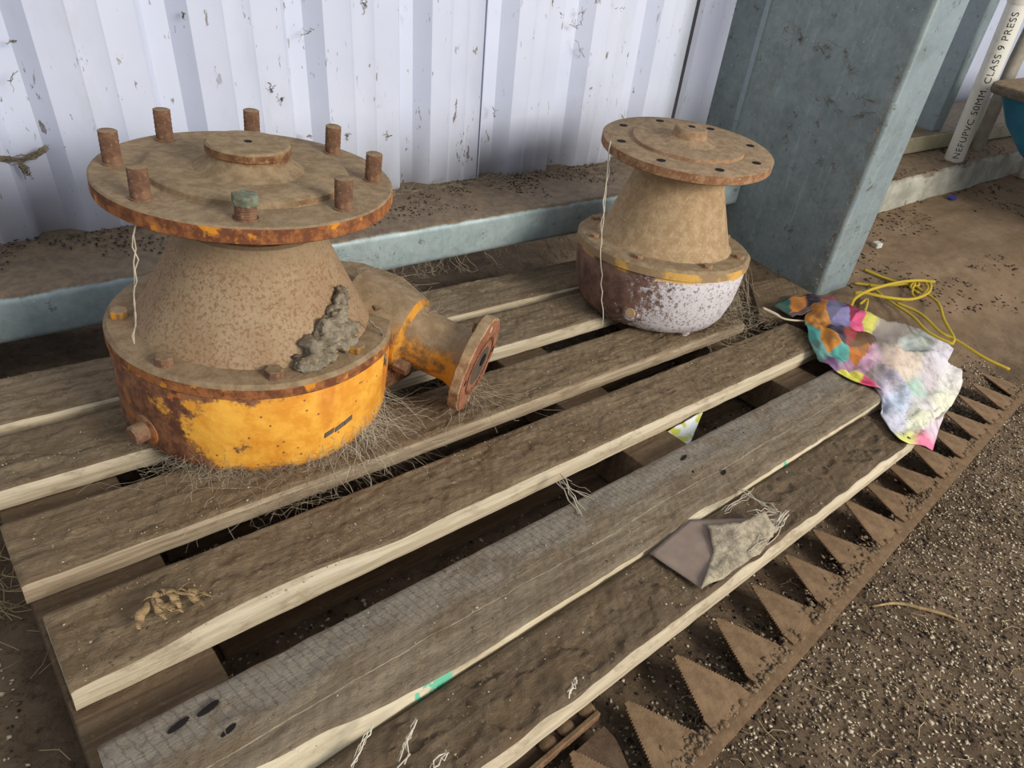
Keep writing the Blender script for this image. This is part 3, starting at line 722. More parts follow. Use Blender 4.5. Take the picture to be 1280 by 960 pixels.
# ------------------------------------------------------------------ patterned cloth over the pallet corner
ctrl = [  # rows from back to front; (u, v, height over the deck plane)
    [(1034, 376, .004), (1062, 384, .004), (1095, 398, -.004), (1128, 408, -.018), (1160, 416, -.030), (1192, 436, -.045)],
    [(1013, 384, .012), (1046, 394, .020), (1090, 408, .010), (1130, 424, -.006), (1165, 436, -.022), (1187, 452, -.045)],
    [(1005, 402, .010), (1040, 412, .024), (1084, 428, .016), (1128, 448, .004), (1168, 462, -.022), (1201, 478, -.055)],
    [(1009, 425, .006), (1042, 434, .020), (1082, 450, .018), (1126, 474, .006), (1166, 490, -.030), (1194, 498, -.065)],
    [(1022, 449, .003), (1052, 456, .010), (1088, 472, .012), (1122, 502, .006), (1150, 524, -.020), (1176, 526, -.065)],
    [(1040, 464, .002), (1070, 479, .003), (1106, 494, .004), (1102, 520, .002), (1128, 551, .003), (1164, 565, -.050)]]
nr, nc = len(ctrl), len(ctrl[0])
CP = np.array([[list(P2W(*pz(u, v, h))) + [u, v] for (u, v, h) in row] for row in ctrl])
def cr(p0, p1, p2, p3, t): return .5 * (2 * p1 + (p2 - p0) * t + (2 * p0 - 5 * p1 + 4 * p2 - p3) * t * t + (3 * p1 - 3 * p2 + p3 - p0) * t ** 3)
def interp1(arr, s):
    n = len(arr) - 1; i = min(int(s * n), n - 1); t = s * n - i
    g = lambda k: arr[k] if 0 <= k <= n else (2 * arr[0] - arr[1] if k < 0 else 2 * arr[n] - arr[n - 1])
    return cr(g(i - 1), g(i), g(i + 1), g(i + 2), t)
SEEDS = [((1024, 404), (212, 140, 62)), ((1020, 385), (196, 128, 60)), ((1036, 428), (214, 140, 60)), ((1010, 424), (96, 168, 156)), ((1024, 444), (104, 160, 150)), ((1034, 456), (140, 108, 140)),
         ((1052, 400), (128, 122, 162)), ((1042, 386), (98, 96, 122)), ((1066, 384), (126, 52, 66)), ((1076, 407), (222, 92, 132)), ((1062, 419), (156, 60, 66)), ((1046, 420), (60, 54, 72)),
         ((1071, 424), (112, 74, 40)), ((1090, 404), (206, 198, 96)), ((1050, 448), (96, 170, 158)), ((1072, 443), (196, 120, 60)), ((1084, 418), (92, 70, 58)), ((1100, 408), (128, 110, 92)), ((1110, 426), (118, 100, 84)),
         ((1098, 416), (92, 76, 60)), ((1122, 412), (104, 90, 72)), ((1138, 410), (120, 108, 88)), ((1142, 428), (190, 198, 184)), ((1122, 440), (206, 178, 152)), ((1086, 452), (206, 160, 178)), ((1060, 458), (170, 128, 150)), ((1096, 466), (150, 134, 128)), ((1112, 478), (204, 190, 204)), ((1136, 462), (212, 190, 164)), ((1146, 480), (168, 200, 178)),
         ((1172, 444), (208, 200, 206)), ((1162, 470), (200, 186, 186)), ((1186, 474), (222, 216, 206)), ((1122, 500), (190, 204, 222)), ((1150, 505), (214, 206, 200)), ((1150, 525), (220, 220, 184)), ((1180, 494), (222, 220, 188)),
         ((1118, 528), (196, 192, 206)), ((1132, 552), (228, 226, 96)), ((1150, 556), (232, 92, 136)), ((1164, 563), (226, 90, 134)), ((1165, 545), (216, 190, 200)), ((1060, 473), (222, 214, 96)), ((1084, 488), (220, 90, 120)), ((1150, 430), (150, 160, 140))]
sp = np.array([s[0] for s in SEEDS], float); scs = [C(*s[1]) for s in SEEDS]
NU, NV = 110, 100; vs = []; cols = []
for j in range(NV + 1):
    row = [interp1(CP[:, k], j / NV) for k in range(nc)]
    for i in range(NU + 1):
        p = interp1(row, i / NU); s_, t_ = i / NU, j / NV
        # folds fan out from the pinched middle towards the hem
        fan = math.atan2(t_ - .35, s_ + .25)
        ph_ = fan * 15 + 2.6 * nz(s_, t_, 0, 3); fold = ((1 - 2 * abs(math.sin(ph_ * .5)) ** .7) * .013 * sstep(.18, .5, s_) + .006 * math.sin(t_ * 15 + 5 * s_ + 2 * nz(s_, t_, 2, 4)) * sstep(.65, .2, s_))
        fold += .013 * fbm(s_, t_, 5, 5, 3)
        edge = min(1, min(t_, 1 - t_) / .08)
        q = p[:3] + NP * fold * (.35 + .65 * edge) + np.array([0, 0, .004])
        vs.append(q)
        wu = p[3] + 5 * nz(s_, t_, 1, 8); wv = p[4] + 4 * nz(s_, t_, 9, 8)
        d = np.hypot(sp[:, 0] - wu, sp[:, 1] - wv); o2 = np.argsort(d)[:2]
        k0, k1 = o2; mixw = 0 if p[3] < 1092 else max(0, .5 - (d[k1] - d[k0]) / 22)
        cols.append([((scs[k0][c] * (1 - mixw) + scs[k1][c] * mixw) * (1 if p[3] < 1092 else .78) + (0 if p[3] < 1092 else .22 * .52)) for c in range(3)] + [1])
fs = [(j * (NU + 1) + i, j * (NU + 1) + i + 1, (j + 1) * (NU + 1) + i + 1, (j + 1) * (NU + 1) + i) for j in range(NV) for i in range(NU)]
me = MB().add(vs, fs).mesh('cloth'); at = me.color_attributes.new('dye', 'FLOAT_COLOR', 'POINT'); at.data.foreach_set('color', np.array(cols, np.float32).ravel())
m = NT('printed_cloth', .9, 0, .1); a_n = m.n.new('ShaderNodeAttribute'); a_n.attribute_name = 'dye'
b_ = m.mix(m.math('MULTIPLY', m.ramp(m.noise(22, 7, .8), .42, .7), .7), a_n.outputs['Color'], C(112, 98, 82)); m.color(b_); m.bump(m.noise(500, 2), .2, .001)
m.b.inputs['Subsurface Weight'].default_value = 0; m.b.inputs['Specular IOR Level'].default_value = .05; M['cloth'] = m.mat
cl_ = add('printed_cloth', me, m.mat, smooth='full'); so = cl_.modifiers.new('thick', 'SOLIDIFY'); so.thickness = .0012
tag(cl_, 'crumpled grimy multicoloured patterned rag draped over the right end of the pallet', 'cloth')
# the tail of the cloth that lies behind, with its own patches
tail = [[(966, 384, .004), (985, 374, .008), (1010, 370, .006), (1040, 373, .004)], [(980, 392, .004), (1000, 384, .012), (1022, 380, .012), (1046, 381, .006)], [(990, 398, .003), (1008, 392, .012), (1030, 389, .012), (1050, 390, .008)]]
TP = np.array([[list(P2W(*pz(u, v, h))) + [u, v] for (u, v, h) in row] for row in tail]); vs = []; cols = []
for j in range(21):
    row = [interp1(TP[:, k], j / 20) for k in range(4)]
    for i in range(41):
        p = interp1(row, i / 40); vs.append(p[:3] + NP * (.003 * math.sin(i * .5) + .002)); u = p[3] + 3 * nz(p[3], p[4], 0, .2)
        cols.append(C(*((44, 92, 84) if u < 988 else (196, 124, 58) if u < 1007 else (46, 40, 60) if u < 1026 else (170, 60, 96))) if j < 15 else C(96, 78, 78))
fs = [(j * 41 + i, j * 41 + i + 1, (j + 1) * 41 + i + 1, (j + 1) * 41 + i) for j in range(20) for i in range(40)]
me = MB().add(vs, fs).mesh(); at = me.color_attributes.new('dye', 'FLOAT_COLOR', 'POINT'); at.data.foreach_set('color', np.array(cols, np.float32).ravel())
t_o = add('cloth_tail', me, M['cloth'], cl_, smooth='full'); so = t_o.modifiers.new('thick', 'SOLIDIFY'); so.thickness = .0012

# ------------------------------------------------------------------ yellow rope behind the cloth
m = NT('yellow_rope', .6, 0, .4); wv = m.wave(160, m.mapp(rot=(.5, .6, .7)), 0, 0)
m.color(m.mix(m.ramp(wv, .2, .8), C(150, 124, 24), C(226, 196, 58))); m.bump(wv, .6, .002); M['rope'] = m.mat
rope = MB()
def rline(px, r=.0038, z=.007, zs=None):
    pts = [wz(u, v, z + (zs[i] if zs else 0)) for i, (u, v) in enumerate(px)]
    rope.tube(smoothpts(pts, 8), r, 8)
rline([(1063, 384), (1070, 372), (1092, 361), (1130, 352), (1160, 352), (1161, 365), (1140, 374), (1110, 372), (1080, 366), (1068, 366)], zs=[.01, .03, .04, .02, .01, .005, .01, .02, .02, .02])
rline([(1080, 337), (1100, 345), (1120, 352), (1145, 358), (1150, 352), (1168, 352)])
rline([(1068, 354), (1100, 357), (1130, 355), (1150, 352)], .0032)
rline([(1120, 378), (1150, 392), (1175, 415), (1195, 425), (1230, 447), (1262, 462)], .0036)
rline([(1085, 355), (1110, 375), (1140, 395), (1160, 415), (1190, 430)], .0034)
rline([(1138, 352), (1150, 362), (1172, 378), (1180, 400), (1192, 422), (1190, 430)], .0036)
rline([(1145, 350), (1140, 366), (1148, 372), (1160, 360), (1150, 350), (1138, 358), (1148, 366)], .0030, .012)
rline([(1075, 380), (1084, 374), (1082, 386), (1078, 392)], .0032)
ro = add('yellow_rope', rope.mesh(), M['rope'], smooth='full'); tag(ro, 'loose tangle of bright yellow cord on the dirt beside the column foot', 'rope')

# ------------------------------------------------------------------ white pipe with printed text
pa = wz(1192, 199, .097); pt_ = wy(1263, 28, pa[1]); axis = Vector(pt_ - pa).normalized()
m = NT('white_pvc', .45, 0, .4); m.color(m.mix(m.math('MULTIPLY', m.ramp(m.noise(14, 6, .75), .5, .75), .45), C(226, 222, 208), C(168, 152, 118))); M['pvc'] = m.mat
zx = axis.to_track_quat('Z', 'Y').to_matrix().to_4x4()
PIP = empty('plastic_pipe', Matrix.Translation(pa) @ zx, 'white plastic pipe printed with black lettering leaning on the kerb', 'pipe')
RP = .0300
add('tube', MB().lathe([(RP * .85, .004), (RP * .85, 0), (RP, 0), (RP, .55), (RP, 1.6)], 40).mesh(), M['pvc'], PIP, smooth='auto')
add('pipe_socket', MB().lathe([(RP, .485), (RP + .0035, .492), (RP + .0035, .64), (RP, .645)], 40).mesh(), M['pvc'], PIP, smooth='auto')
tcu = D.curves.new('txt', 'FONT'); tcu.body = 'NEFUPVC 50MM. CLASS 9 PRESS'; tcu.size = .034; tcu.space_character = 1.12
to = D.objects.new('txt', tcu); COL.objects.link(to); dg = bpy.context.evaluated_depsgraph_get(); tm = D.meshes.new_from_object(to.evaluated_get(dg)); D.objects.remove(to)
import bmesh
bm = bmesh.new(); bm.from_mesh(tm); bmesh.ops.triangulate(bm, faces=bm.faces)
bmesh.ops.subdivide_edges(bm, edges=[e for e in bm.edges if e.calc_length() > .004], cuts=2)
xmax = max(v.co.x for v in bm.verts); sc_ = .455 / xmax
inv = PIP.matrix_world.inverted(); cl = (inv @ Vector(CAM)); a0 = math.atan2(cl.y, cl.x)
for v in bm.verts:
    s_ = .012 + v.co.x * sc_; t_ = (v.co.y * 0.80 - .010); a = a0 + .12 - t_ / RP
    v.co = Vector(((RP + .0004) * math.cos(a), (RP + .0004) * math.sin(a), s_))
bm.to_mesh(tm); bm.free(); 
add('lettering', tm, flat('ink', C(44, 42, 42), .6), PIP)

# grey pipe behind at the right edge
gp = MB().tube([wy(1278, 185, 1.27), wy(1274, 90, 1.27), wy(1292, -40, 1.27)], .020, 20)
gb = wy(1278, 185, 1.27); 
p0 = np.array([2.83, 1.26, .096]); 
go = add('grey_pipe', MB().tube([p0, p0 + [-.03, .0, .3], p0 + [-.02, .0, 1.2]], .022, 24).mesh(), flat('grey_plastic', C(170, 160, 142), .7), smooth='auto')
tag(go, 'grey-brown pipe standing behind the blue tray at the right edge', 'pipe')

# blue tray on white tube legs
TR = empty('plastic_tray', Matrix.Translation((2.75, .85, 0)), 'blue plastic tray with dusty rim on white tube legs, at the right edge', 'tray')
def rrect(x0, x1, y0, y1, r, n=6):
    out = []
    for cx, cy, a0_ in ((x1 - r, y1 - r, 0), (x0 + r, y1 - r, 90), (x0 + r, y0 + r, 180), (x1 - r, y0 + r, 270)):
        for k in range(n + 1): a = math.radians(a0_ + 90 * k / n); out.append((cx + r * math.cos(a), cy + r * math.sin(a)))
    return out
def loft(rings):
    n = len(rings[0]); vs = [p for r in rings for p in r]; fs = [(j * n + i, j * n + (i + 1) % n, (j + 1) * n + (i + 1) % n, (j + 1) * n + i) for j in range(len(rings) - 1) for i in range(n)]
    fs.append(tuple(reversed(range(n)))); fs.append(tuple((len(rings) - 1) * n + i for i in range(n))); return MB().add(vs, fs)
def ring(inset, z, r): return [(x, y, z) for x, y in rrect(-.36 + inset, .5 - inset, -.42 + inset, .262 - inset, r)]
blue = flat('blue_plastic', C(28, 118, 152), .35, 0, .15, 12)
add('basin', loft([ring(.20, .150, .06), ring(.17, .155, .06), ring(.11, .20, .05), ring(.055, .28, .04), ring(.02, .365, .03)]).mesh(), blue, TR, smooth='auto')
bevel(add('rim', loft([ring(.0, .362, .03), ring(-.004, .372, .03), ring(-.004, .388, .03), ring(.004, .395, .03)]).mesh(), rust_mat('rim_dusty', C(120, 110, 96), C(96, 86, 74), .2, .8, .9, .2, C(130, 120, 104)), TR, smooth='auto'), .002, 1)
for (xa, ya, xb, yb) in ((.19, .24, .33, .315), (-.2, -.3, -.22, -.36), (.4, -.3, .44, -.36)):
    if ya > 0: pts = [(.10, .16, .20), (.17, .26, .17), (.22, .29, .12), (.27, .305, .05), (.30, .305, .0)]
    else: pts = [(xa, ya, .2), (xb, yb, -.06)]
    add('leg', MB().tube(smoothpts(pts, 6), .016, 16).mesh(), M['pvc'], TR, smooth='auto')
# blue scrap on the dirt
c = wz(1187, 246, .003)
bs = MB().prism([(-.028, -.008), (.0, -.012), (.030, -.006), (.026, .008), (-.006, .012), (-.030, .006)], -.002, .003)
o = add('plastic_scrap', bs.mesh(), flat('blue_scrap', C(62, 62, 150), .4), None); o.location = (c[0], c[1] - .01, gz(c[0], c[1]) + .004); o.rotation_euler = (.15, .1, .2)
tag(o, 'small deep-blue plastic scrap on the dirt at the foot of the kerb', 'scrap')
c = wz(1096, 306, .01); o = add('foam_scrap', MB().prism([(-.012, -.010), (.012, -.012), (.014, .010), (-.010, .012)], 0, .016).mesh(), flat('foam', C(204, 200, 184), .9), None); bevel(o, .004, 3)
o.location = (c[0], c[1], gz(c[0], c[1])); tag(o, 'pale scrap of foam lying just right of the column', 'scrap')

# ------------------------------------------------------------------ scraps on and under the pallet
def sheetpoly(name, uvh, mat, label, cat, th=.0015, seed=0, amp=.003):
    """small sheet from corner points (u, v, height), fan-subdivided and crumpled"""
    pts = [P2W(*pz(u, v, h)) for u, v, h in uvh]; c = sum(pts) / len(pts)
    import bmesh
    bm = bmesh.new(); vv = [bm.verts.new(p) for p in pts]; cc = bm.verts.new(c)
    for i in range(len(vv)): bm.faces.new((cc, vv[i], vv[(i + 1) % len(vv)]))
    bmesh.ops.subdivide_edges(bm, edges=bm.edges, cuts=7, use_grid_fill=True)
    for v in bm.verts: v.co += Vector(NP) * amp * mnoise.fractal(v.co * 35 + Vector((seed, 0, 0)), 1, 2, 3)
    bm.normal_update()
    me = D.meshes.new(name); bm.to_mesh(me); bm.free()
    o = add(name, me, mat, smooth='full'); so = o.modifiers.new('thick', 'SOLIDIFY'); so.thickness = th; so.offset = 0
    return tag(o, label, cat)
sheetpoly('cardboard_scrap', [(812, 692, .000), (862, 650, -.001), (944, 648, .001), (897, 690, .001), (878, 737, .000)], flat('brown_card', C(140, 121, 106), .8, .2, .1, 25), 'flat brown piece of card on the front deck board, beside the web sheet', 'card', amp=.001)
sheetpoly('web_sheet', [(876, 736, .003), (892, 690, .004), (884, 655, .004), (925, 655, .012), (955, 640, .014), (972, 660, .008), (950, 692, -.002), (905, 722, -.002)], flat('dense_web', C(180, 165, 138), .95, 1.0, .25, 90), 'dense matted sheet of cobweb over the edge of the front deck board', 'cobweb', amp=.005)
m = NT('bag_plastic', .3, 0, .5); m.color(m.mix(m.ramp(m.noise(26, 2), .40, .46), C(188, 186, 70), C(214, 216, 206))); M['bag'] = m.mat
sheetpoly('bag_scrap', [(832, 540, -.028), (868, 520, -.016), (878, 516, -.020), (862, 556, -.040), (856, 560, -.040)], M['bag'], 'torn yellow and white plastic bag corner showing in the gap between deck boards', 'bag', amp=.003)
pm = wood_mat('loose_board', C(128, 108, 84), C(100, 82, 62), seed=23)
pA = wz(938, 352, .02); pB = wz(978, 345, .02); pC_ = wz(1034, 374, .02); pD = wz(1010, 402, .02); pE = wz(950, 392, .02)
lb = MB(); poly = [(p[0], p[1]) for p in (pE, pD, pC_, pB, pA)]; lb.prism(poly, -.005, .017)
lo = add('loose_board', lb.mesh(), pm); bevel(lo, .002, 2); tag(lo, 'short brown board end lying under the rag at the foot of the column', 'board')
# thin pale stick beside it
sp_ = [P2W(*pz(u, v, h)) for u, v, h in [(953, 385, .020), (968, 392, .016), (982, 399, .010), (1010, 402, .008)]]
so_ = add('stick', MB().tube(smoothpts(sp_, 5), [.0036] * 8 + [.0022] * 8, 8).mesh(), flat('pale_stick', C(206, 190, 160), .8), smooth='full')
tag(so_, 'thin pale bent stick poking out left of the rag', 'stick')

# dry leaf on the fourth board
def strand_obj(name, polylines, r, mat, label, cat, kind=None, n=4, group=None):
    mb = MB()
    for pl in polylines: mb.tube(pl, r if not callable(r) else r(), n, caps=False)
    o = add(name, mb.mesh(), mat, smooth='full'); return tag(o, label, cat, group, kind)
def curly(c, L, a, n=8, amp=.3, h=.004):
    pts = []; x, y = c; 
    for i in range(n):
        pts.append(P2W(x, y, h + .004 * abs(math.sin(i * 1.3)))); a += rnd.uniform(-amp, amp); x += L / n * math.cos(a); y += L / n * math.sin(a)
    return smoothpts(pts, 3)
c = pz(215, 752, 0)
lf = []
for k in range(9): lf.append(curly((c[0] + rnd.uniform(-.030, .02), c[1] + rnd.uniform(-.01, .016)), rnd.uniform(.03, .055), rnd.uniform(-1.9, .3), 8, .35, .006))
mb = MB()
for pl in lf:
    n_ = len(pl)
    for i in range(n_ - 1):
        wv_ = .0035 * math.sin(math.pi * (i + .5) / n_) + .0008
        d = pl[i + 1] - pl[i]; s_ = np.cross(d, NP); s_ /= np.linalg.norm(s_) + 1e-9
        mb.add([pl[i] - s_ * wv_, pl[i + 1] - s_ * wv_, pl[i + 1] + s_ * wv_ + NP * .003, pl[i] + s_ * wv_ + NP * .003], [(0, 1, 2, 3)])
o = add('dry_leaf', mb.mesh(), M['leafdry'], smooth='full'); so = o.modifiers.new('t', 'SOLIDIFY'); so.thickness = .0007
tag(o, 'curled dry leaf lying on the fourth deck board from the wall, below the large gearbox', 'leaf')
# a long dry leaf on the gravel
lp = [wz(u, v, gz(*wz(u, v, 0)[:2]) + .006) for u, v in [(1090, 758), (1120, 754), (1150, 760), (1180, 768), (1203, 778)]]
o = add('dry_leaf', MB().tube(smoothpts(lp, 6), [.0012 + .0016 * math.sin(math.pi * i / 24) for i in range(25)], 6).mesh(), M['leafdry'], smooth='full')
tag(o, 'long thin dry leaf lying on the grit right of the knife bar', 'leaf')
# feather tufts on the knife
# ------------------------------------------------------------------ grit, crumbs, straw (uncountable)
def chips(name, pts, sizes, mat, label, cat, flatn=.6):
    base = np.array([(1, 0, 0), (0, 1, 0), (-1, 0, 0), (0, -1, 0), (0, 0, 1), (0, 0, -.5)], float)
    faces = np.array([(0, 1, 4), (1, 2, 4), (2, 3, 4), (3, 0, 4), (1, 0, 5), (2, 1, 5), (3, 2, 5), (0, 3, 5)])
    n = len(pts); rg = np.random.default_rng(5); a = rg.random(n) * 6.28
    S = np.array(sizes)[:, None] * np.column_stack([rg.uniform(.6, 1.4, n), rg.uniform(.5, 1., n), rg.uniform(.4, .9, n) * flatn])
    V = base[None] * S[:, None, :]; V = V + rg.normal(size=V.shape) * S[:, None, :] * .18
    ca, sa = np.cos(a)[:, None], np.sin(a)[:, None]
    X = V[..., 0] * ca - V[..., 1] * sa; Y = V[..., 0] * sa + V[..., 1] * ca
    V = np.stack([X, Y, V[..., 2]], -1) + np.array(pts)[:, None, :]
    Fc = faces[None] + (np.arange(n) * 6)[:, None, None]
    me = D.meshes.new(name); me.vertices.add(n * 6); me.vertices.foreach_set('co', V.reshape(-1).astype(np.float32))
    me.loops.add(n * 24); me.loops.foreach_set('vertex_index', Fc.reshape(-1).astype(np.int32))
    me.polygons.add(n * 8); me.polygons.foreach_set('loop_start', np.arange(0, n * 24, 3, dtype=np.int32)); me.update(calc_edges=True)
    o = add(name, me, mat); return tag(o, label, cat, None, 'stuff')
rg = np.random.default_rng(3)
def groundpts(n, px_lo, px_hi, inpal=False):
    out = []
    while len(out) < n:
        # spread over the open ground in front and at the right of the pallet
        x = rg.uniform(*px_lo); y = rg.uniform(*px_hi); q = W2P((x, y, gz(x, y, False)))
        under = -.02 < q[0] < 1.36 and .20 < q[1] < 1.06
        if under != inpal: continue
        if not inpal and x > 1.75 and y > .45: continue
        out.append((x, y, gz(x, y) + .0012))
    return out
for nm, cnt, mt, lab, lo_, hi_ in (('pale_grit', 24000, 'chip_light', 'pale grit and grain husks scattered over the dirt floor', .0012, .0036),
                          ('brown_grit', 22000, 'chip_mid', 'brown grit covering the dirt floor', .0012, .0038), ('dark_grit', 11000, 'chip_dark', 'dark crumbs of soil covering the dirt floor', .0015, .0042)):
    pts = groundpts(int(cnt * .68), (.3, 1.8), (-.35, .55)) + groundpts(int(cnt * .15), (-.7, .4), (-.2, 1.15)) + groundpts(int(cnt * .17), (-.1, 1.35), (.1, 1.3), True)
    chips(nm, pts, rg.uniform(lo_, hi_, len(pts)) * rg.uniform(.6, 1.15, len(pts)), M[mt], lab, 'grit')
def deckpts(n):
    out = []
    rows = [(.935, 1.045), (.795, .903), (.636, .736), (.487, .586), (.318, .420), (.226, .303)]
    wts = [.15, .22, .2, .22, .06, .15]
    while len(out) < n:
        r_ = rows[rg.choice(6, p=wts)]; x = rg.uniform(.03, 1.32); y = rg.uniform(*r_)
        if fbm(x, y, 4, 9, 3) < .0 and rg.random() < .8: continue
        if math.hypot(x - .35, y - .843) < .16 or math.hypot(x - 1.19, y - .789) < .12: continue
        out.append(tuple(P2W(x, y, .0015 - (.006 if y < .31 else 0))))
    return out
chips('deck_crumbs', deckpts(6000), rg.uniform(.0005, .0021, 6000) * rg.uniform(.5, 1, 6000), M['chip_mid'], 'crumbs of dirt strewn over the deck boards', 'dirt', .6)
chips('deck_flecks', deckpts(1300), rg.uniform(.0005, .0021, 1300) * rg.uniform(.5, 1, 1300), M['chip_light'], 'pale flecks strewn over the deck boards', 'dirt', .5)
# dirt and debris on the girt
gp_ = [(rg.uniform(-1.2, 1.45), 1.20 + .17 * rg.random() ** .6, .193) for _ in range(5000)]
chips('girt_dirt', [(x, y, .1935 + .002 * nz(x, y, 0, 3)) for x, y, z in gp_ if fbm(x, y, 2, 7, 3) + (y - 1.28) * 2.5 > 0], [rg.uniform(.001, .0035) for x, y, z in gp_ if fbm(x, y, 2, 7, 3) + (y - 1.28) * 2.5 > 0], M['chip_dark'], 'brown debris lying along the top of the left girt', 'dirt', .5)
kp = []
while len(kp) < 1500:
    x = rg.uniform(1.6, 3.3); y = rg.uniform(.55, 1.3)
    if fbm(x, y, 1, 4, 4) < .12 : continue
    yf = 1.118 + (x - 1.63) * .052
    kp.append((x, y, (.098 if y > yf else gz(x, y)) + .001))
chips('floor_debris', kp, [rg.uniform(.002, .006) for _ in kp], M['chip_dark'], 'dark soil crumbs on the smooth dirt and the kerb at the right', 'dirt', .4)
kc = []
for _ in range(2600):
    x = rg.uniform(.46, 2.2); y = .107 + .045 * (x - .4) + .012 + abs(rg.normal(0, .016)); 
    if fbm(x, y, 6, 14, 3) < -.05: continue
    kc.append(tuple(P2W(x, y, -.086 + rg.uniform(0, .004))))
chips('knife_clods', kc, rg.uniform(.0015, .005, len(kc)), M['chip_mid'], 'clods and husks of dirt caked along the knife bar', 'dirt', .7)
# straw
st_ = []
for _ in range(420):
    if rnd.random() < .6:
        x, y = rnd.uniform(.45, 1.7), rnd.uniform(-.3, .3); q = W2P((x, y, gz(x, y)))
        if q[1] > .2: continue
    else: x, y = rnd.uniform(-.6, -.08), rnd.uniform(.1, 1.0)
    a = rnd.uniform(0, 6.28); L = rnd.uniform(.008, .035); z = gz(x, y) + .004
    st_.append([(x, y, z), (x + L * .5 * math.cos(a), y + L * .5 * math.sin(a), z + rnd.uniform(0, .003)), (x + L * math.cos(a + .3), y + L * math.sin(a + .3), gz(x, y) + .002)])
strand_obj('straw', st_, lambda: rnd.uniform(.0003, .0007), M['straw'], 'short bits of straw scattered on the dirt floor', 'straw', 'stuff', 3)
# dry grass at the left edge by the pallet corner
gs = []
for _ in range(90):
    p = pz(rnd.uniform(-25, 42), rnd.uniform(640, 780), -.095); p = P2W(*p); a = rnd.uniform(0, 6.28); L = rnd.uniform(.02, .09)
    if W2P(p)[0] > .005: continue
    gs.append(smoothpts([p, p + [L * .5 * math.cos(a), L * .5 * math.sin(a), rnd.uniform(.005, .035)], p + [L * math.cos(a + .6), L * math.sin(a + .6), rnd.uniform(0, .02)]], 4))
strand_obj('dry_grass', gs, .0006, M['straw'], 'tangle of dry grass stems against the left end of the pallet', 'grass', 'stuff', 3)

# ------------------------------------------------------------------ cobwebs
def sagline(a, b, sag=.1, n=7, j=.002):
    a = np.array(a, float); b = np.array(b, float); L = np.linalg.norm(b - a); out = []
    for i in range(n):
        t = i / (n - 1); p = a + (b - a) * t; p = p - np.array([0, 0, 1]) * sag * L * 4 * t * (1 - t)
        if 0 < i < n - 1: p = p + np.array([rnd.gauss(0, j) for _ in range(3)])
        out.append(p)
    return out
def gw(root, r, ang, z): a = math.radians(ang); return np.array(root.matrix_world @ Vector((r * math.cos(a), r * math.sin(a), z)))
web = []
for _ in range(520):                       # skirt of webs below the orange body
    a = rnd.choice([rnd.uniform(-150, -20), rnd.gauss(-70, 14), rnd.gauss(-125, 16)]); p = gw(G, rnd.uniform(.155, .178), a, rnd.uniform(.008, .035))
    a2 = a + rnd.gauss(0, 14); q = gw(G, .17 + abs(rnd.gauss(0, .032)), a2, 0.004); web.append(sagline(p, q, rnd.uniform(-.1, .12), 7, .0034))
for _ in range(230):
    a = rnd.gauss(-78, 18) if rnd.random() < .5 else rnd.gauss(-128, 16); p = gw(G, .175 + abs(rnd.gauss(0, .045)), a, rnd.uniform(.002, .01)); b = a + rnd.gauss(0, 14)
    web.append(sagline(p, gw(G, .175 + abs(rnd.gauss(0, .05)), b, rnd.uniform(.002, .007)), rnd.uniform(-.05, .05), 7, .003))
strand_obj('cobweb', web, lambda: rnd.uniform(.00008, .00026), M['web'], 'tangled grey cobweb skirt under the orange body of the large gearbox', 'cobweb', 'stuff', 3)
web = []
for _ in range(150):
    a = rnd.gauss(-62, 13); p = gw(G, rnd.uniform(.165, .180), a, rnd.uniform(.012, .05)); q = gw(G, .18 + abs(rnd.gauss(0, .05)), a + rnd.gauss(0, 12), rnd.choice([.003, .003, -.03])); web.append(sagline(p, q, rnd.uniform(-.05, .14), 7, .003))
strand_obj('cobweb', web, lambda: rnd.uniform(.0001, .00035), M['web_pale'], 'pale wispy cobweb hanging below the front right of the orange body', 'cobweb', 'stuff', 3)
web = []
for _ in range(260):                       # right rear of the small gearbox
    a = rnd.gauss(-18, 16); p = gw(H, rnd.uniform(.15, .178), a, rnd.uniform(.01, .15)); q = gw(H, rnd.uniform(.17, .23), a + rnd.gauss(0, 12), rnd.uniform(0, .10) * rnd.random()); web.append(sagline(p, q, rnd.uniform(-.05, .12), 6, .003))
for _ in range(110):
    a = rnd.gauss(-45, 30); p = gw(H, rnd.uniform(.13, .2), a, .004); web.append(sagline(p, gw(H, rnd.uniform(.16, .26), a + rnd.gauss(0, 14), .004), 0, 6, .004))
strand_obj('cobweb', web, lambda: rnd.uniform(.00015, .0005), M['web'], 'hanging cobweb mass at the right of the smaller gearbox', 'cobweb', 'stuff', 3)
web = []
for _ in range(170):
    u, v = rnd.gauss(952, 26), rnd.gauss(392, 13); p = pz(u, v, .004); q = pz(u + rnd.gauss(0, 16), v + rnd.gauss(0, 8), .003)
    if max(p[0], q[0]) > 1.43: continue
    web.append(sagline(P2W(*p), P2W(*q), rnd.uniform(-.12, .02), 6, .003))
strand_obj('cobweb', web, lambda: rnd.uniform(.0001, .0004), M['web'], 'flat mat of cobweb on the deck between smaller gearbox and rag', 'cobweb', 'stuff', 3)
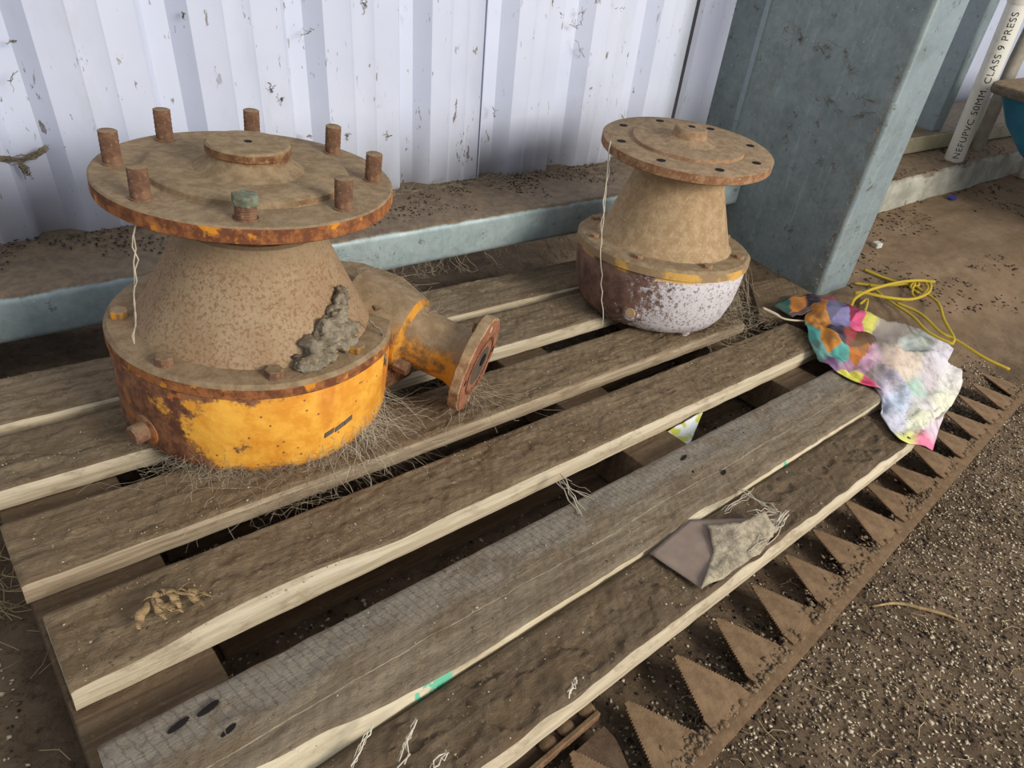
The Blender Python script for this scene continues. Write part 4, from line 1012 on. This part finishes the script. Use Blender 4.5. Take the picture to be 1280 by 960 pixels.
# threads from the flanges
a = np.array(flange.matrix_world @ Vector((-.155, -.07, .314))) if False else gw(G, .168, 205, .314)
b = gw(G, .165, 190, .148)
o = strand_obj('cobweb', [sagline(a, b, .01, 12, .0012), sagline(a, b, .0, 12, .0018)], .0008, M['web_pale'], 'single dusty thread hanging from the left rim of the large flange', 'cobweb')
a = gw(H, .163, 158, .340); b = gw(H, .180, 176, .152); c = gw(H, .186, 190, .010)
strand_obj('cobweb', [sagline(a, b, .01, 12, .0015), sagline(b, c, .0, 10, .0015), sagline(a, b, .01, 12, .0025)], .0010, M['web_pale'], 'long pale dusty thread hanging from the left rim of the smaller flange', 'cobweb')
# thick dusty thread across the large gearbox by the mud nest
a = gw(G, .158, -50, .165); b = gw(G, .176, -48, .146); c = gw(G, .185, -50, .10)
strand_obj('cobweb', [sagline(a, b, .02, 6, .001), sagline(b, c, 0, 7, .0015), sagline(b, c, 0, 7, .002)], .0014, M['mud'], 'thick dusty clump of web hanging below the mud nest', 'cobweb')
# webs on arm and outlet
web = []
for _ in range(110):
    p = gw(G, rnd.uniform(.17, .25), rnd.uniform(-30, 40), rnd.uniform(.128, .15)); q = p + np.array([rnd.gauss(0, .03), rnd.gauss(0, .03), rnd.gauss(0, .006)]); web.append(sagline(p, q, .02, 6, .002))
for _ in range(60):
    p = P2W(.597 + rnd.gauss(0, .01), .668 + rnd.gauss(0, .02), .03 + .03 * rnd.random()); q = P2W(.60 + rnd.gauss(0, .06), .66 + rnd.gauss(0, .05), .003); web.append(sagline(p, q, .03, 6, .003))
strand_obj('cobweb', web, lambda: rnd.uniform(.00012, .0004), M['web'], 'fine dusty cobweb over the gear arm and outlet of the large gearbox', 'cobweb', 'stuff', 3)
# webs in the gap under the girt, at the front gap, at the wall foot
web = []
for _ in range(60):
    u = rnd.uniform(480, 720); p = wy(u, 330 - (u - 480) * .19 + rnd.uniform(-6, 4), 1.18); q = P2W(*pz(u + rnd.uniform(-30, 30), 352 - (u - 480) * .14, .002)); web.append(sagline(p, q, .1, 7, .003))
strand_obj('cobweb', web, .0004, M['web'], 'thin cobwebs between the left girt and the back deck board', 'cobweb', 'stuff', 3)
web = []
for (u, v, uu, vv) in [(925, 610, 975, 640), (975, 640, 965, 665), (930, 655, 975, 652), (935, 640, 972, 640), (940, 690, 975, 655), (905, 640, 940, 612), (985, 640, 960, 680), (700, 600, 740, 620), (700, 595, 730, 640), (560, 940, 540, 960), (465, 905, 440, 960), (520, 900, 500, 955), (720, 850, 716, 870)]:
    for _ in range(4): web.append(sagline(P2W(*pz(u + rnd.gauss(0, 2), v + rnd.gauss(0, 2), .006)), P2W(*pz(uu + rnd.gauss(0, 3), vv + rnd.gauss(0, 3), .003)), .0, 6, .002))
strand_obj('cobweb', web, lambda: rnd.uniform(.0003, .0009), M['web_pale'], 'pale web threads along the front edge of the two nearest deck boards', 'cobweb', 'stuff', 3)
web = []
for _ in range(350):
    x = rnd.uniform(.55, 1.45); y = 1.33 + .035 * rnd.random(); p = np.array([x, y, .194]); web.append(sagline(p, p + np.array([rnd.gauss(0, .02), rnd.uniform(-.05, .0), rnd.uniform(0, .018)]), .0, 5, .002))
strand_obj('cobweb', web, .0004, M['web'], 'dusty web and fluff along the wall foot on top of the left girt', 'cobweb', 'stuff', 3)
web = []
for (u, v, uu, vv, s_) in [(0, 198, 58, 186, .12), (25, 205, 35, 215, .1)]:
    for _ in range(26): web.append(sagline(wy(u + rnd.gauss(0, 2), v + rnd.gauss(0, 2), 1.366), wy(uu + rnd.gauss(0, 3), vv + rnd.gauss(0, 4), 1.366), s_, 9, .0018))
strand_obj('cobweb', web, .0007, M['mud'], 'brown hammock of cobweb on the white wall at the left edge', 'cobweb', 'stuff', 3)
web = []
for k in range(22):
    u = rnd.uniform(10, 860); v = rnd.uniform(5, 190)
    for _ in range(5): web.append(sagline(wy(u, v, 1.366), wy(u + rnd.gauss(0, 4), v + rnd.gauss(0, 7), 1.366), 0, 6, .0018))
strand_obj('cobweb', web, lambda: rnd.uniform(.0003, .0008), M['mud'], 'small wisps of dirty web stuck to the white ribbed wall', 'cobweb', 'stuff', 3)
web = []
for (u, v, uu, vv) in [(990, 30, 1010, 62), (1010, 62, 1050, 50), (1050, 55, 1070, 100), (1020, 110, 1060, 150), (1060, 150, 1100, 135), (1070, 120, 1105, 128)]:
    for _ in range(9):
        t0 = rnd.random() * .7; t1 = t0 + rnd.uniform(.1, .35); web.append(sagline(wx(u + (uu - u) * t0 + rnd.gauss(0, 3), v + (vv - v) * t0 + rnd.gauss(0, 3), 1.4865), wx(u + (uu - u) * t1 + rnd.gauss(0, 5), v + (vv - v) * t1 + rnd.gauss(0, 5), 1.4865), .05, 7, .003))
for _ in range(120):
    v = rnd.uniform(40, 360); p = np.array([1.484, .868, .60 - v * .0016]); web.append(sagline(p, p + np.array([rnd.gauss(0, .003), rnd.gauss(0, .008), rnd.gauss(0, .012)]), 0, 5, .002))
strand_obj('cobweb', web, .0004, M['mud'], 'brown cobweb strings on the left face and edge of the column', 'cobweb', 'stuff', 3)
